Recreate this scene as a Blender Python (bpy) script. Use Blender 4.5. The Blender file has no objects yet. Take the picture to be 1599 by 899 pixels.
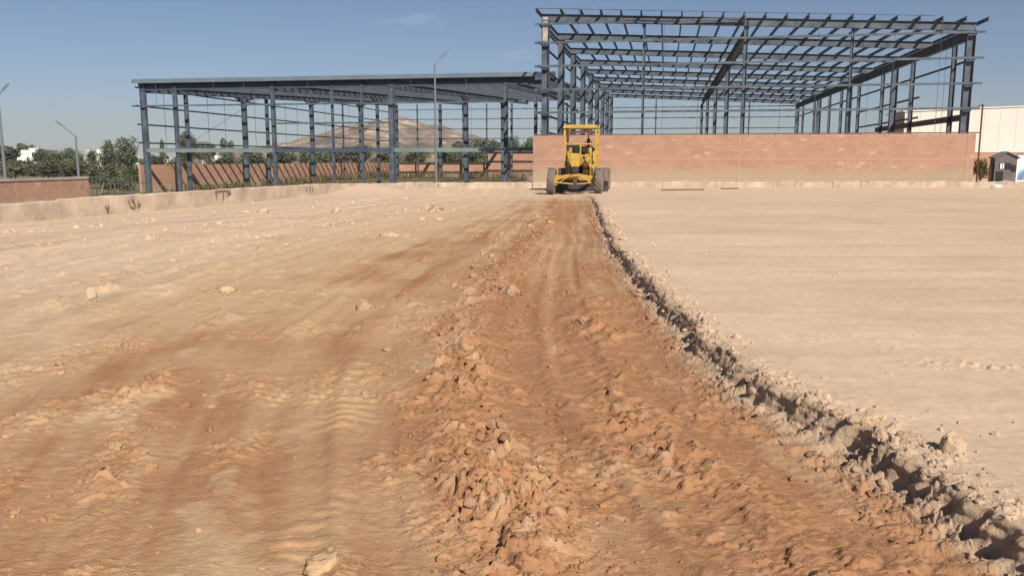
import bpy, math, random
import numpy as np
from mathutils import Vector, Matrix

# ------------------------------------------------------------------ camera, sky, sun, exposure
scn = bpy.context.scene
CAMH = 1.7
cam_d = bpy.data.cameras.new("camera")
cam = bpy.data.objects.new("camera", cam_d)
scn.collection.objects.link(cam)
cam.location = (0, 0, CAMH)
PITCH = math.atan(200 / 1310.0)
cam.rotation_euler = (math.pi / 2 - PITCH, 0, 0)
cam_d.sensor_width = 36.0
cam_d.lens = 36.0 * 1310.0 / 1599.0
cam_d.clip_start = 0.05
cam_d.clip_end = 20000
scn.camera = cam

YAW = math.radians(10.27)                       # the buildings' depth axis, turned right of the view
D = Vector((math.sin(YAW), math.cos(YAW), 0))
E = Vector((math.cos(YAW), -math.sin(YAW), 0))
Z = Vector((0, 0, 1))
SUN = (0.66 * E - 1.0 * D + 0.92 * Z).normalized()
sun_el = math.asin(SUN.z)
sun_az = math.atan2(SUN.x, SUN.y)

world = bpy.data.worlds.new("World")
scn.world = world
world.use_nodes = True
wn, wl = world.node_tree.nodes, world.node_tree.links
bg = wn["Background"]
sky = wn.new("ShaderNodeTexSky")
sky.sky_type = 'NISHITA'
sky.sun_disc = False
sky.sun_elevation = sun_el
sky.sun_rotation = sun_az
sky.altitude = 1800
sky.air_density = 1.0
sky.dust_density = 1.6
sky.ozone_density = 3.0
tint = wn.new("ShaderNodeMix"); tint.data_type = 'RGBA'; tint.blend_type = 'MULTIPLY'; tint.inputs["Factor"].default_value = 1
tint.inputs["B"].default_value = (0.985, 0.94, 0.955, 1)      # dusty air
wl.new(sky.outputs[0], tint.inputs["A"])
wtc = wn.new("ShaderNodeTexCoord"); wmp = wn.new("ShaderNodeMapping"); wmp.inputs["Scale"].default_value = (1.6, 1.6, 7.0)
wno = wn.new("ShaderNodeTexNoise"); wno.inputs["Scale"].default_value = 2.6; wno.inputs["Detail"].default_value = 7; wno.inputs["Roughness"].default_value = 0.6
wmr = wn.new("ShaderNodeMapRange"); wmr.inputs[1].default_value = 0.60; wmr.inputs[2].default_value = 0.82; wmr.inputs[3].default_value = 0; wmr.inputs[4].default_value = 0.55
wcl = wn.new("ShaderNodeMix"); wcl.data_type = 'RGBA'; wcl.inputs["B"].default_value = (9.0, 9.0, 9.6, 1)
wl.new(wtc.outputs["Generated"], wmp.inputs[0]); wl.new(wmp.outputs[0], wno.inputs["Vector"]); wl.new(wno.outputs[0], wmr.inputs[0])
wl.new(wmr.outputs[0], wcl.inputs["Factor"]); wl.new(tint.outputs["Result"], wcl.inputs["A"]); wl.new(wcl.outputs["Result"], bg.inputs[0])
bg.inputs[1].default_value = 0.0505

sun_d = bpy.data.lights.new("sun", 'SUN')
sun_d.energy = 4.3
sun_d.angle = math.radians(0.53)
sun_d.color = (1.0, 0.93, 0.83)
sun_o = bpy.data.objects.new("sun", sun_d)
scn.collection.objects.link(sun_o)
sun_o.location = (40, -60, 60)
sun_o.rotation_euler = (-SUN).to_track_quat('-Z', 'Y').to_euler()

scn.view_settings.view_transform = 'Standard'
scn.view_settings.look = 'None'
scn.view_settings.exposure = 0.6
scn.view_settings.gamma = 1.0
scn.view_settings.use_curve_mapping = False

C = scn.collection
rnd = random.Random(7)

# ------------------------------------------------------------------ helpers
def tag(o, label=None, cat=None, group=None, kind=None):
    if label: o["label"] = label
    if cat: o["category"] = cat
    if group: o["group"] = group
    if kind: o["kind"] = kind
    return o

def empty(name, loc=(0, 0, 0), rz=0.0):
    o = bpy.data.objects.new(name, None)
    o.empty_display_size = 0.2
    C.objects.link(o)
    o.location = loc
    o.rotation_euler = (0, 0, rz)
    return o

class MB:
    """collects shapes; build() links them as one mesh object"""
    def __init__(self):
        self.v, self.f = [], []
    def add(self, vs, fs):
        n = len(self.v)
        self.v += [tuple(p) for p in vs]
        self.f += [tuple(i + n for i in q) for q in fs]
        return self
    def box(self, x0, x1, y0, y1, z0, z1):
        vs = [(x0, y0, z0), (x1, y0, z0), (x1, y1, z0), (x0, y1, z0), (x0, y0, z1), (x1, y0, z1), (x1, y1, z1), (x0, y1, z1)]
        return self.add(vs, [(0, 3, 2, 1), (4, 5, 6, 7), (0, 1, 5, 4), (1, 2, 6, 5), (2, 3, 7, 6), (3, 0, 4, 7)])
    def extrude(self, prof, p0, p1, xdir):
        p0, p1 = Vector(p0), Vector(p1)
        w = (p1 - p0).normalized()
        x = Vector(xdir)
        x = (x - w * x.dot(w)).normalized()
        y = w.cross(x)
        n = len(prof)
        vs = [p0 + x * a + y * b for a, b in prof] + [p1 + x * a + y * b for a, b in prof]
        fs = [tuple(range(n - 1, -1, -1)), tuple(range(n, 2 * n))]
        fs += [(i, (i + 1) % n, n + (i + 1) % n, n + i) for i in range(n)]
        return self.add(vs, fs)
    def bar(self, p0, p1, w, h, xdir=(0, 0, 1)):
        return self.extrude([(-w / 2, -h / 2), (w / 2, -h / 2), (w / 2, h / 2), (-w / 2, h / 2)], p0, p1, xdir)
    def tube(self, p0, p1, r, n=8, r1=None):
        p0, p1 = Vector(p0), Vector(p1)
        w = (p1 - p0).normalized()
        x = w.orthogonal().normalized(); y = w.cross(x)
        r1 = r if r1 is None else r1
        vs = []
        for p, q in ((p0, r), (p1, r1)):
            vs += [p + x * q * math.cos(2 * math.pi * i / n) + y * q * math.sin(2 * math.pi * i / n) for i in range(n)]
        fs = [tuple(range(n - 1, -1, -1)), tuple(range(n, 2 * n))]
        fs += [(i, (i + 1) % n, n + (i + 1) % n, n + i) for i in range(n)]
        return self.add(vs, fs)
    def path(self, pts, r, n=6):
        for a, b in zip(pts[:-1], pts[1:]):
            self.tube(a, b, r, n)
        return self
    def lathe(self, prof, axis_o, axis='x', n=24):
        """prof: (offset along axis, radius), closed loop round the axis"""
        vs = []
        ox, oy, oz = axis_o
        for i in range(n):
            a = 2 * math.pi * i / n
            for t, r in prof:
                if axis == 'x':
                    vs.append((ox + t, oy + r * math.cos(a), oz + r * math.sin(a)))
                else:
                    vs.append((ox + r * math.cos(a), oy + r * math.sin(a), oz + t))
        m = len(prof)
        fs = []
        for i in range(n):
            j = (i + 1) % n
            for k in range(m):
                l = (k + 1) % m
                fs.append((i * m + k, i * m + l, j * m + l, j * m + k))
        return self.add(vs, fs)
    def mesh(self, name):
        me = bpy.data.meshes.new(name)
        me.from_pydata(self.v, [], self.f)
        me.update()
        return me
    def build(self, name, mat, parent=None, smooth=False, bevel=0.0):
        me = self.mesh(name)
        if smooth:
            me.polygons.foreach_set("use_smooth", [True] * len(me.polygons))
        o = link(name, me, mat, parent)
        if bevel:
            b = o.modifiers.new("bevel", 'BEVEL'); b.width = bevel; b.segments = 2; b.limit_method = 'ANGLE'
        return o

def link(name, me, mat=None, parent=None):
    if mat is not None and len(me.materials) == 0:
        me.materials.append(mat)
    o = bpy.data.objects.new(name, me)
    C.objects.link(o)
    if parent is not None:
        o.parent = parent
    return o

def np_mesh(name, verts, quads, smooth=False, col=None, alpha=None):
    """fast mesh from numpy arrays (quads only)"""
    me = bpy.data.meshes.new(name)
    nv, nq = len(verts), len(quads)
    k = quads.shape[1]
    me.vertices.add(nv)
    me.vertices.foreach_set("co", np.ascontiguousarray(verts, dtype=np.float32).ravel())
    me.loops.add(nq * k)
    me.loops.foreach_set("vertex_index", np.ascontiguousarray(quads, dtype=np.int32).ravel())
    me.polygons.add(nq)
    me.polygons.foreach_set("loop_start", np.arange(0, nq * k, k, dtype=np.int32))
    me.polygons.foreach_set("use_smooth", np.full(nq, smooth, dtype=bool))
    me.update(calc_edges=True)
    if col is not None:
        a = me.color_attributes.new("soil", 'FLOAT_COLOR', 'POINT')
        c4 = np.ones((nv, 4), np.float32); c4[:, :3] = col
        if alpha is not None: c4[:, 3] = alpha
        a.data.foreach_set("color", c4.ravel())
    return me

def I_prof(b, h, tf, tw):
    """I section: b flange width (along x), h depth (along y)"""
    B, Hh, t = b / 2, h / 2, tw / 2
    return [(-B, -Hh), (B, -Hh), (B, -Hh + tf), (t, -Hh + tf), (t, Hh - tf), (B, Hh - tf), (B, Hh), (-B, Hh), (-B, Hh - tf), (-t, Hh - tf), (-t, -Hh + tf), (-B, -Hh + tf)]

def C_prof(b, h, t):
    return [(0, -h / 2), (b, -h / 2), (b, -h / 2 + t), (t, -h / 2 + t), (t, h / 2 - t), (b, h / 2 - t), (b, h / 2), (0, h / 2)]

# ------------------------------------------------------------------ materials
def mat(name, col, rough=0.8, var=0.12, scale=3.0, metal=0.0, bump=0.0, bscale=40.0, col2=None, island=0.0, spec=0.3, coord='Object', trans=0.0, detail=6.0):
    m = bpy.data.materials.new(name); m.use_nodes = True
    n, l = m.node_tree.nodes, m.node_tree.links
    p = n["Principled BSDF"]
    p.inputs["Roughness"].default_value = rough
    p.inputs["Metallic"].default_value = metal
    p.inputs["Specular IOR Level"].default_value = spec
    tc = n.new("ShaderNodeTexCoord")
    nz = n.new("ShaderNodeTexNoise"); nz.inputs["Scale"].default_value = scale; nz.inputs["Detail"].default_value = detail
    nz.inputs["Roughness"].default_value = 0.62
    l.new(tc.outputs[coord], nz.inputs["Vector"])
    mx = n.new("ShaderNodeMix"); mx.data_type = 'RGBA'
    c2 = col2 if col2 else tuple(c * (1 - 2.2 * var) for c in col)
    c1 = col if col2 else tuple(min(1, c * (1 + 1.2 * var)) for c in col)
    mx.inputs["A"].default_value = (*c2, 1); mx.inputs["B"].default_value = (*c1, 1)
    cr = n.new("ShaderNodeMapRange"); cr.inputs[1].default_value = 0.3; cr.inputs[2].default_value = 0.7
    l.new(nz.outputs[0], cr.inputs[0]); l.new(cr.outputs[0], mx.inputs["Factor"])
    out = mx.outputs["Result"]
    if island:
        g = n.new("ShaderNodeNewGeometry")
        hsv = n.new("ShaderNodeHueSaturation")
        mr = n.new("ShaderNodeMapRange"); mr.inputs[3].default_value = 1 - island; mr.inputs[4].default_value = 1 + island
        l.new(g.outputs["Random Per Island"], mr.inputs[0]); l.new(mr.outputs[0], hsv.inputs["Value"])
        l.new(out, hsv.inputs["Color"]); out = hsv.outputs[0]
    l.new(out, p.inputs["Base Color"])
    if bump:
        bn = n.new("ShaderNodeTexNoise"); bn.inputs["Scale"].default_value = bscale; bn.inputs["Detail"].default_value = 5
        l.new(tc.outputs[coord], bn.inputs["Vector"])
        b = n.new("ShaderNodeBump"); b.inputs["Strength"].default_value = bump; b.inputs["Distance"].default_value = 0.02
        l.new(bn.outputs[0], b.inputs["Height"]); l.new(b.outputs[0], p.inputs["Normal"])
    if trans:
        tr = n.new("ShaderNodeBsdfTranslucent"); ms = n.new("ShaderNodeMixShader"); ms.inputs[0].default_value = trans
        l.new(out, tr.inputs[0]); l.new(p.outputs[0], ms.inputs[1]); l.new(tr.outputs[0], ms.inputs[2])
        l.new(ms.outputs[0], n["Material Output"].inputs["Surface"])
    return m

M = {}
M['steel'] = mat('steel_paint', (0.084, 0.105, 0.132), 0.68, 0.24, 1.6, spec=0.35)
M['steel_dark'] = mat('steel_paint_dark', (0.060, 0.082, 0.125), 0.5, 0.15, 1.0)
M['steel_green'] = mat('steel_green_beam', (0.185, 0.225, 0.215), 0.55, 0.12, 0.8)
M['steel_red'] = mat('steel_primer_red', (0.16, 0.085, 0.085), 0.7, 0.2, 2)
M['primer'] = mat('primer_beige', (0.40, 0.36, 0.31), 0.8, 0.2, 3)
M['zinc'] = mat('fascia_metal', (0.150, 0.190, 0.225), 0.45, 0.08, 0.7, metal=0.1)
M['concrete'] = mat('concrete_pale', (0.45, 0.355, 0.265), 0.95, 0.16, 1.4, bump=0.5, bscale=14)
M['cap'] = mat('cap_stone', (0.36, 0.31, 0.26), 0.95, 0.1, 1.5, bump=0.3, bscale=14)
M['white_wall'] = mat('white_plaster', (0.74, 0.71, 0.66), 0.9, 0.05, 0.5)
M['grey_wall'] = mat('grey_plaster', (0.36, 0.34, 0.33), 0.9, 0.1, 0.5)
M['clad'] = mat('cream_cladding', (0.62, 0.58, 0.52), 0.55, 0.04, 0.3)
M['glass'] = mat('dark_glass', (0.02, 0.022, 0.026), 0.12, 0.1, 2, spec=0.6)
M['opening'] = mat('dark_opening', (0.03, 0.028, 0.027), 0.9, 0.1, 2)
M['booth'] = mat('booth_grey', (0.13, 0.115, 0.115), 0.8, 0.1, 1.5)
M['booth_roof'] = mat('booth_roof', (0.20, 0.18, 0.19), 0.7, 0.08, 1.5)
M['green_leaf'] = mat('leaf_green', (0.125, 0.150, 0.078), 0.8, 0.2, 0.6, island=0.35, trans=0.25)
M['grey_leaf'] = mat('leaf_grey_green', (0.130, 0.148, 0.100), 0.8, 0.2, 0.6, island=0.35, trans=0.25)
M['brown_leaf'] = mat('leaf_brown_green', (0.150, 0.142, 0.088), 0.8, 0.2, 0.6, island=0.35, trans=0.25)
M['olive_leaf'] = mat('leaf_olive', (0.115, 0.105, 0.035), 0.8, 0.2, 0.8, island=0.3, trans=0.2)
M['dry'] = mat('dry_weed', (0.19, 0.145, 0.070), 0.9, 0.25, 1.0, island=0.4, trans=0.2)
M['bark'] = mat('bark', (0.09, 0.065, 0.045), 0.95, 0.2, 4, bump=0.5, bscale=12)
M['yellow'] = mat('grader_yellow', (0.54, 0.345, 0.04), 0.6, 0.16, 5.0, col2=(0.30, 0.19, 0.06), spec=0.4)
M['rubber'] = mat('tyre_rubber', (0.20, 0.165, 0.135), 0.95, 0.25, 4, col2=(0.105, 0.090, 0.078))
M['blade'] = mat('blade_steel', (0.04, 0.038, 0.04), 0.7, 0.2, 4)
M['rust'] = mat('rusty_iron', (0.12, 0.055, 0.03), 0.85, 0.3, 5)
M['black'] = mat('black_plastic', (0.022, 0.021, 0.021), 0.6, 0.2, 3)
M['mark'] = mat('brown_paint', (0.20, 0.115, 0.075), 0.9, 0.15, 6)
M['bag'] = mat('white_sack', (0.62, 0.60, 0.56), 0.8, 0.08, 6, bump=0.3, bscale=20)
M['sign_white'] = mat('sign_white', (0.72, 0.72, 0.68), 0.6, 0.03, 1)
M['sign_blue'] = mat('sign_blue', (0.10, 0.21, 0.42), 0.6, 0.05, 1)
M['sign_teal'] = mat('sign_teal', (0.30, 0.48, 0.47), 0.6, 0.05, 1)
M['sign_grey'] = mat('sign_grey', (0.24, 0.23, 0.25), 0.6, 0.05, 1)
M['pole'] = mat('galvanised_pole', (0.17, 0.19, 0.21), 0.5, 0.08, 2, metal=0.2)
M['fence'] = mat('fence_green', (0.075, 0.080, 0.068), 0.7, 0.1, 2)
M['field'] = mat('field_soil', (0.22, 0.175, 0.105), 0.98, 0.2, 0.05, col2=(0.10, 0.105, 0.050))

def block_mat(name, col, light, base_z, base_h, amount, brick=False):
    """clay block: colour per block, pale stray blocks, dust splashed up from the ground"""
    m = bpy.data.materials.new(name); m.use_nodes = True
    n, l = m.node_tree.nodes, m.node_tree.links
    p = n["Principled BSDF"]; p.inputs["Roughness"].default_value = 0.95; p.inputs["Specular IOR Level"].default_value = 0.15
    g = n.new("ShaderNodeNewGeometry"); tc = n.new("ShaderNodeTexCoord")
    cr = n.new("ShaderNodeValToRGB")
    e = cr.color_ramp.elements
    e[0].position = 0.0; e[0].color = (*[c * 0.93 for c in col], 1)
    e[1].position = 0.62; e[1].color = (*[c * 1.04 for c in col], 1)
    x = e.new(0.955); x.color = (*[c * 1.07 for c in col], 1)
    x = e.new(0.985); x.color = (*light, 1)
    l.new(g.outputs["Random Per Island"], cr.inputs[0])
    nz = n.new("ShaderNodeTexNoise"); nz.inputs["Scale"].default_value = 0.45; nz.inputs["Detail"].default_value = 9; nz.inputs["Roughness"].default_value = 0.68
    l.new(tc.outputs["Object"], nz.inputs["Vector"])
    mr = n.new("ShaderNodeMapRange"); mr.inputs[1].default_value = 0.3; mr.inputs[2].default_value = 0.7; mr.inputs[3].default_value = 0.94; mr.inputs[4].default_value = 1.06
    l.new(nz.outputs[0], mr.inputs[0])
    mul = n.new("ShaderNodeMix"); mul.data_type = 'RGBA'; mul.blend_type = 'MULTIPLY'; mul.inputs["Factor"].default_value = 1
    l.new(cr.outputs[0], mul.inputs["A"]); l.new(mr.outputs[0], mul.inputs["B"])
    sx = n.new("ShaderNodeSeparateXYZ"); l.new(g.outputs["Position"], sx.inputs[0])
    n2 = n.new("ShaderNodeTexNoise"); n2.inputs["Scale"].default_value = 1.1; n2.inputs["Detail"].default_value = 5
    l.new(tc.outputs["Object"], n2.inputs["Vector"])
    ad = n.new("ShaderNodeMath"); ad.operation = 'MULTIPLY_ADD'; ad.inputs[1].default_value = -base_h * 1.6; l.new(n2.outputs[0], ad.inputs[0]); l.new(sx.outputs[2], ad.inputs[2])
    m2 = n.new("ShaderNodeMapRange"); m2.inputs[1].default_value = base_z - base_h * 0.8; m2.inputs[2].default_value = base_z + base_h * 0.45; m2.inputs[3].default_value = amount; m2.inputs[4].default_value = 0
    l.new(ad.outputs[0], m2.inputs[0])
    dm = n.new("ShaderNodeMix"); dm.data_type = 'RGBA'; dm.inputs["B"].default_value = (0.36, 0.29, 0.205, 1)
    l.new(m2.outputs[0], dm.inputs["Factor"]); l.new(mul.outputs["Result"], dm.inputs["A"])
    l.new(dm.outputs["Result"], p.inputs["Base Color"])
    bn = n.new("ShaderNodeTexNoise"); bn.inputs["Scale"].default_value = 20; l.new(tc.outputs["Object"], bn.inputs["Vector"])
    b = n.new("ShaderNodeBump"); b.inputs["Strength"].default_value = 0.3; b.inputs["Distance"].default_value = 0.01
    l.new(bn.outputs[0], b.inputs["Height"]); l.new(b.outputs[0], p.inputs["Normal"])
    return m
PINK = (0.375, 0.222, 0.155)
M['block'] = block_mat('clay_block', PINK, (0.44, 0.285, 0.208), 0.78, 0.5, 0.8)
M['block_far'] = block_mat('clay_block_far', (0.385, 0.225, 0.155), (0.46, 0.30, 0.22), -0.6, 0.4, 0.7)
M['mortar'] = mat('mortar', (0.34, 0.21, 0.15), 0.98, 0.1, 1.0)

# ------------------------------------------------------------------ noise in numpy
_rs = np.random.RandomState(3)
_perm = np.tile(_rs.permutation(4096), 3)
_ang = _rs.rand(4096) * 2 * np.pi
_gx, _gy = np.cos(_ang), np.sin(_ang)
_rv = _rs.rand(4096)
_rv2 = _rs.rand(4096)
def _h(ix, iy, s):
    return _perm[_perm[(ix + 131 * s) & 4095] + (iy & 4095)]
def perlin(x, y, s=0):
    ix = np.floor(x).astype(np.int64); iy = np.floor(y).astype(np.int64)
    fx, fy = x - ix, y - iy
    u = fx * fx * fx * (fx * (fx * 6 - 15) + 10); v = fy * fy * fy * (fy * (fy * 6 - 15) + 10)
    def g(dx, dy):
        h = _h(ix + dx, iy + dy, s)
        return _gx[h] * (fx - dx) + _gy[h] * (fy - dy)
    a = g(0, 0); b = g(1, 0); c = g(0, 1); d = g(1, 1)
    return (a + (b - a) * u + (c - a) * v + (a - b - c + d) * u * v) * 1.5
def fbm(x, y, o=4, s=0, gain=0.5):
    r = 0; a = 1.0; t = 0
    for i in range(o):
        r = r + a * perlin(x * 2 ** i + 17.3 * i, y * 2 ** i - 9.1 * i, s + i); t += a; a *= gain
    return r / t
def worley(x, y, s=0):
    ix = np.floor(x).astype(np.int64); iy = np.floor(y).astype(np.int64)
    f1 = np.full(x.shape, 9.0); f2 = np.full(x.shape, 9.0); idv = np.zeros(x.shape); ex = np.zeros(x.shape); ey = np.zeros(x.shape)
    for dx in (-1, 0, 1):
        for dy in (-1, 0, 1):
            h = _h(ix + dx, iy + dy, s)
            px = ix + dx + _rv[h]; py = iy + dy + _rv2[h]
            d = np.hypot(px - x, py - y)
            nearer = d < f1
            f2 = np.where(nearer, f1, np.minimum(f2, d))
            idv = np.where(nearer, _rv[(h * 7 + 11) & 4095], idv)
            ex = np.where(nearer, x - px, ex); ey = np.where(nearer, y - py, ey)
            f1 = np.where(nearer, d, f1)
    return f1, f2, idv, ex, ey
def sst(a, b, x):
    t = np.clip((x - a) / (b - a), 0, 1)
    return t * t * (3 - 2 * t)
def clods(x, y, size, s, thr=0.0):
    """lumps with broken sides: a tilted top per cell, falling into cracks"""
    wx = x + 0.35 * size * perlin(x / size * 1.7, y / size * 1.7, s + 5); wy = y + 0.35 * size * perlin(x / size * 1.7 + 40, y / size * 1.7, s + 6)
    f1, f2, r, ex, ey = worley(wx / size, wy / size, s)
    top = sst(0.0, 0.15, f2 - f1)
    keep = np.clip((r - thr) / max(1e-6, 1 - thr), 0, 1)
    tilt = 1 + 1.3 * (ex * np.cos(r * 41) + ey * np.sin(r * 41))
    return top * keep * tilt * size

# ------------------------------------------------------------------ yard surface: one function for height and soil, used by everything that stands on it
LIP = np.array([(2.30, -4), (2.25, 2.0), (2.12, 3.3), (2.03, 3.85), (1.95, 4.6), (1.76, 5.3), (1.65, 6.2), (1.64, 7.0), (1.70, 8.8), (1.76, 11.4), (1.86, 15.0), (2.29, 20.7), (2.95, 29.0), (3.4, 36), (3.7, 46)])
RID = np.array([(0.30, -4), (0.15, 2.4), (0.08, 3.3), (-0.05, 3.9), (-0.20, 4.9), (-0.38, 6.25), (-0.45, 8.0), (-0.42, 9.7), (-0.10, 13.1), (0.5, 18), (1.05, 28), (1.6, 38)])
WALLX = np.array([(-20.0, -8), (-12.78, 20.94), (-11.2, 26.2), (-9.45, 32.7), (-7.5, 40.0), (-4.0, 47.0)])
WALLY = np.array([(-7.5, 40.0), (-4.0, 47.0), (1.2, 49.6), (6.0, 50.2), (16.5, 49.7), (30.0, 48.6), (60.0, 46.0)])
def lip_x(y): return np.interp(y, LIP[:, 1], LIP[:, 0])
def rid_x(y): return np.interp(y, RID[:, 1], RID[:, 0])
def level(x, y):
    """broad level of the made ground"""
    return 0.02 * fbm(x * 0.12, y * 0.12, 3, 40)
def lip_dist(x, y):
    """signed distance to the ragged lip of the cut, and the lug pattern pressed into it"""
    lx = lip_x(y)
    d = x - lx + 0.13 * fbm(x * 0.8, y * 1.1, 3, 1) + 0.050 * fbm(x * 4, y * 4.5, 2, 2) + 0.006 * perlin(x * 16, y * 16, 3)
    ph = (y + 0.35 * (x - lx)) / 0.185
    lug = np.clip(np.sin(ph * 2 * np.pi) * 1.5 + 0.6 * perlin(x * 2.5, y * 2.5, 70), -1, 1)
    d = d + 0.016 * lug * sst(5.8, 4.2, y) * sst(0.25, 0.0, np.abs(d + 0.05)) * (0.35 + 0.65 * sst(-0.15, 0.15, fbm(x * 0.9, y * 0.9, 2, 27)))
    return d, lug
def yard(x, y, want_col=False):
    x = np.asarray(x, float); y = np.asarray(y, float)
    lx = lip_x(y)
    far = sst(9, 26, y)
    d, lug = lip_dist(x, y)
    rx = rid_x(y)
    dr = x - rx
    plat = 0.19 - 0.08 * sst(30, 44, y)
    # the bank: steep, with a foot of fallen soil
    w = 0.060 + 0.03 * (fbm(x * 2, y * 2, 2, 9) + 0.5)
    bank = sst(-w, 0.015, d)
    foot = (0.075 + 0.03 * fbm(x * 2.5, y * 2.5, 2, 10)) * np.exp(-np.clip(-d - 0.03, 0, 9) / 0.15) * (1 - bank)
    zt = 0.0 + 0.06 * sst(25, 40, y)
    left = 0.05 * sst(-1.5, -4.5, x) + 0.07 * sst(-5, -9, x)
    z = zt + left * (1 - bank) + (plat - zt) * bank + foot
    z = z + level(x, y)
    inT = 1 - bank
    # streamline coordinate: every pass ran beside the windrow and the cut, towards the grader
    r2x = np.interp(y, [-4, 3.3, 4.6, 6.2, 8.2, 13.2, 20, 28, 40], [-1.8, -1.98, -2.3, -2.75, -3.1, -2.9, -2.1, -1.0, 0.4])
    q = np.where(x < rx, -2 * (rx - x) / np.maximum(rx - r2x, 0.5), 2 * (x - rx) / np.maximum(lx - rx, 0.5))
    xs = q + 0.10 * fbm(x * 0.5, y * 0.25, 2, 60)
    streak = fbm(xs * 2.4, y * 0.10, 4, 11); fine = fbm(xs * 8.0, y * 0.30, 3, 12)
    wt = sst(15, 5, np.abs(x))
    z = z + inT * wt * (0.020 * streak + 0.007 * fine) + inT * 0.008 * fbm(x * 1.1, y * 0.8, 3, 13)
    # flat wheel ruts, pressed a little below the rest
    for qc, hw in ((-1.05, 0.17), (-2.9, 0.20), (-4.6, 0.24), (-6.4, 0.24), (-8.3, 0.26), (0.95, 0.16)):
        m_ = sst(hw + 0.10, hw - 0.04, np.abs(q - qc + 0.05 * perlin(y * 0.4, y * 0 + qc, 61)))
        z = z - inT * 0.016 * m_ + inT * 0.012 * np.exp(-((np.abs(q - qc) - hw - 0.10) / 0.06) ** 2)
    z = z + inT * 0.007 * fbm(x * 7, y * 6, 3, 15)
    near_ = sst(14, 6, y)
    z = z + near_ * inT * (0.0045 * (0.4 - np.abs(fbm(x * 13, y * 12, 3, 101))) * sst(-0.3, 0.3, fbm(x * 0.9, y * 0.9, 2, 102)) + 0.0012 * perlin(x * 38, y * 34, 103))
    # windrow of loose lumps in the middle
    patch = sst(-0.25, 0.25, fbm(x * 0.9, y * 0.6, 3, 21))
    wr = np.exp(-(dr / (0.24 + 0.012 * y)) ** 2) * sst(34, 20, y)
    wr2 = np.exp(-((x - (0.45 * rx + 0.55 * lx) - 0.12 * np.sin(y * 0.9)) / (0.26 + 0.01 * y)) ** 2) * sst(15, 7.5, y) * (0.35 + 0.65 * patch)
    wr3 = np.exp(-((x - r2x) / 0.16) ** 2) * sst(26, 12, y) * sst(-0.1, 0.3, fbm(x * 1.1 + 9, y * 0.55, 2, 23))
    r4x = np.interp(y, [3, 8, 13, 18, 28, 36], [-6.6, -5.6, -5.1, -4.6, -3.0, -1.4])
    wr4 = np.exp(-((x - r4x) / 0.5) ** 2) * sst(0.0, 0.35, fbm(x * 0.8 + 3, y * 0.6, 2, 24))
    r5x = np.interp(y, [3, 14, 18, 25, 36], [-13, -9.8, -7.2, -5.3, -3.2])
    wr5 = np.exp(-((x - r5x) / 0.8) ** 2) * sst(-0.1, 0.3, fbm(x * 0.6 + 3, y * 0.5, 2, 25))
    loose = np.clip(wr * (0.35 + 0.65 * patch) + 0.75 * wr2 + 0.55 * wr3 + 0.55 * wr4 + 0.5 * wr5, 0, 1) * inT
    z = z + inT * (0.032 * wr + 0.018 * wr2 + 0.014 * wr3 + 0.026 * wr4 + 0.03 * wr5)
    big = clods(x, y, 0.30, 31, 0.30); mid = clods(x, y, 0.13, 33, 0.30); sml = clods(x, y, 0.055, 35, 0.25); tny = clods(x, y, 0.026, 36, 0.25)
    z = z + loose * (0.19 * big + 0.34 * mid + 0.50 * sml + 0.5 * tny)
    gm = (0.12 + 0.88 * sst(-0.05, 0.32, fbm(x * 1.2 + 7, y * 0.9, 3, 104))) * inT * (sst(16, 7, y) + 0.9 * sst(30, 18, y) * sst(-1.0, -3.0, x - 0.08 * y)).clip(0, 1)
    z = z + gm * (0.28 * sml + (0.10 + 0.16 * sst(7, 14, y)) * mid + 0.3 * tny)
    # crumbs that rolled from the lip, both sides
    crumb = np.exp(-np.abs(d - 0.05) / 0.13) * (0.3 + 0.7 * sst(-0.2, 0.3, fbm(x * 2.2, y * 2.2, 2, 26)))
    z = z + crumb * (0.26 * mid + 0.62 * sml + 0.40 * tny)
    fc = np.exp(-np.clip(-d, 0, 9) / 0.30) * inT
    z = z + fc * (0.10 * big + 0.22 * mid + 0.25 * sml) * (0.4 + 0.6 * patch)
    # tyre lugs pressed into the foot of the bank near the camera
    lm = sst(-0.42, -0.22, d) * sst(0.0, -0.06, d) * sst(6.6, 4.8, y) * (0.55 + 0.45 * sst(-0.2, 0.2, fbm(x, y, 2, 27)))
    z = z + lm * 0.016 * lug
    # faint lug rows in the smooth left track
    tx = -1.02 - 0.05 * (y - 4)
    tm = np.exp(-((x - tx) / 0.17) ** 2) * sst(7.5, 5.0, y) * sst(-0.15, 0.2, fbm(x * 1.2 + 5, y * 1.2, 2, 28))
    z = z + tm * 0.007 * np.clip(2 * np.sin((y + 0.5 * np.abs(x - tx) + 0.06 * perlin(x * 4, y * 4, 71)) * 2 * np.pi / 0.15), -1, 1)
    # smooth rolled top on the right: long shallow scrape marks and one tyre track crossing
    pl = bank
    z = z + pl * (0.008 * fbm(x * 0.5, y * 2.6, 4, 16) + 0.003 * fbm(x * 6, y * 6, 3, 17) + 0.10 * sml * sst(0.22, 0.5, fbm(x * 0.55, y * 1.6, 3, 19)))
    trk = 0
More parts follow.
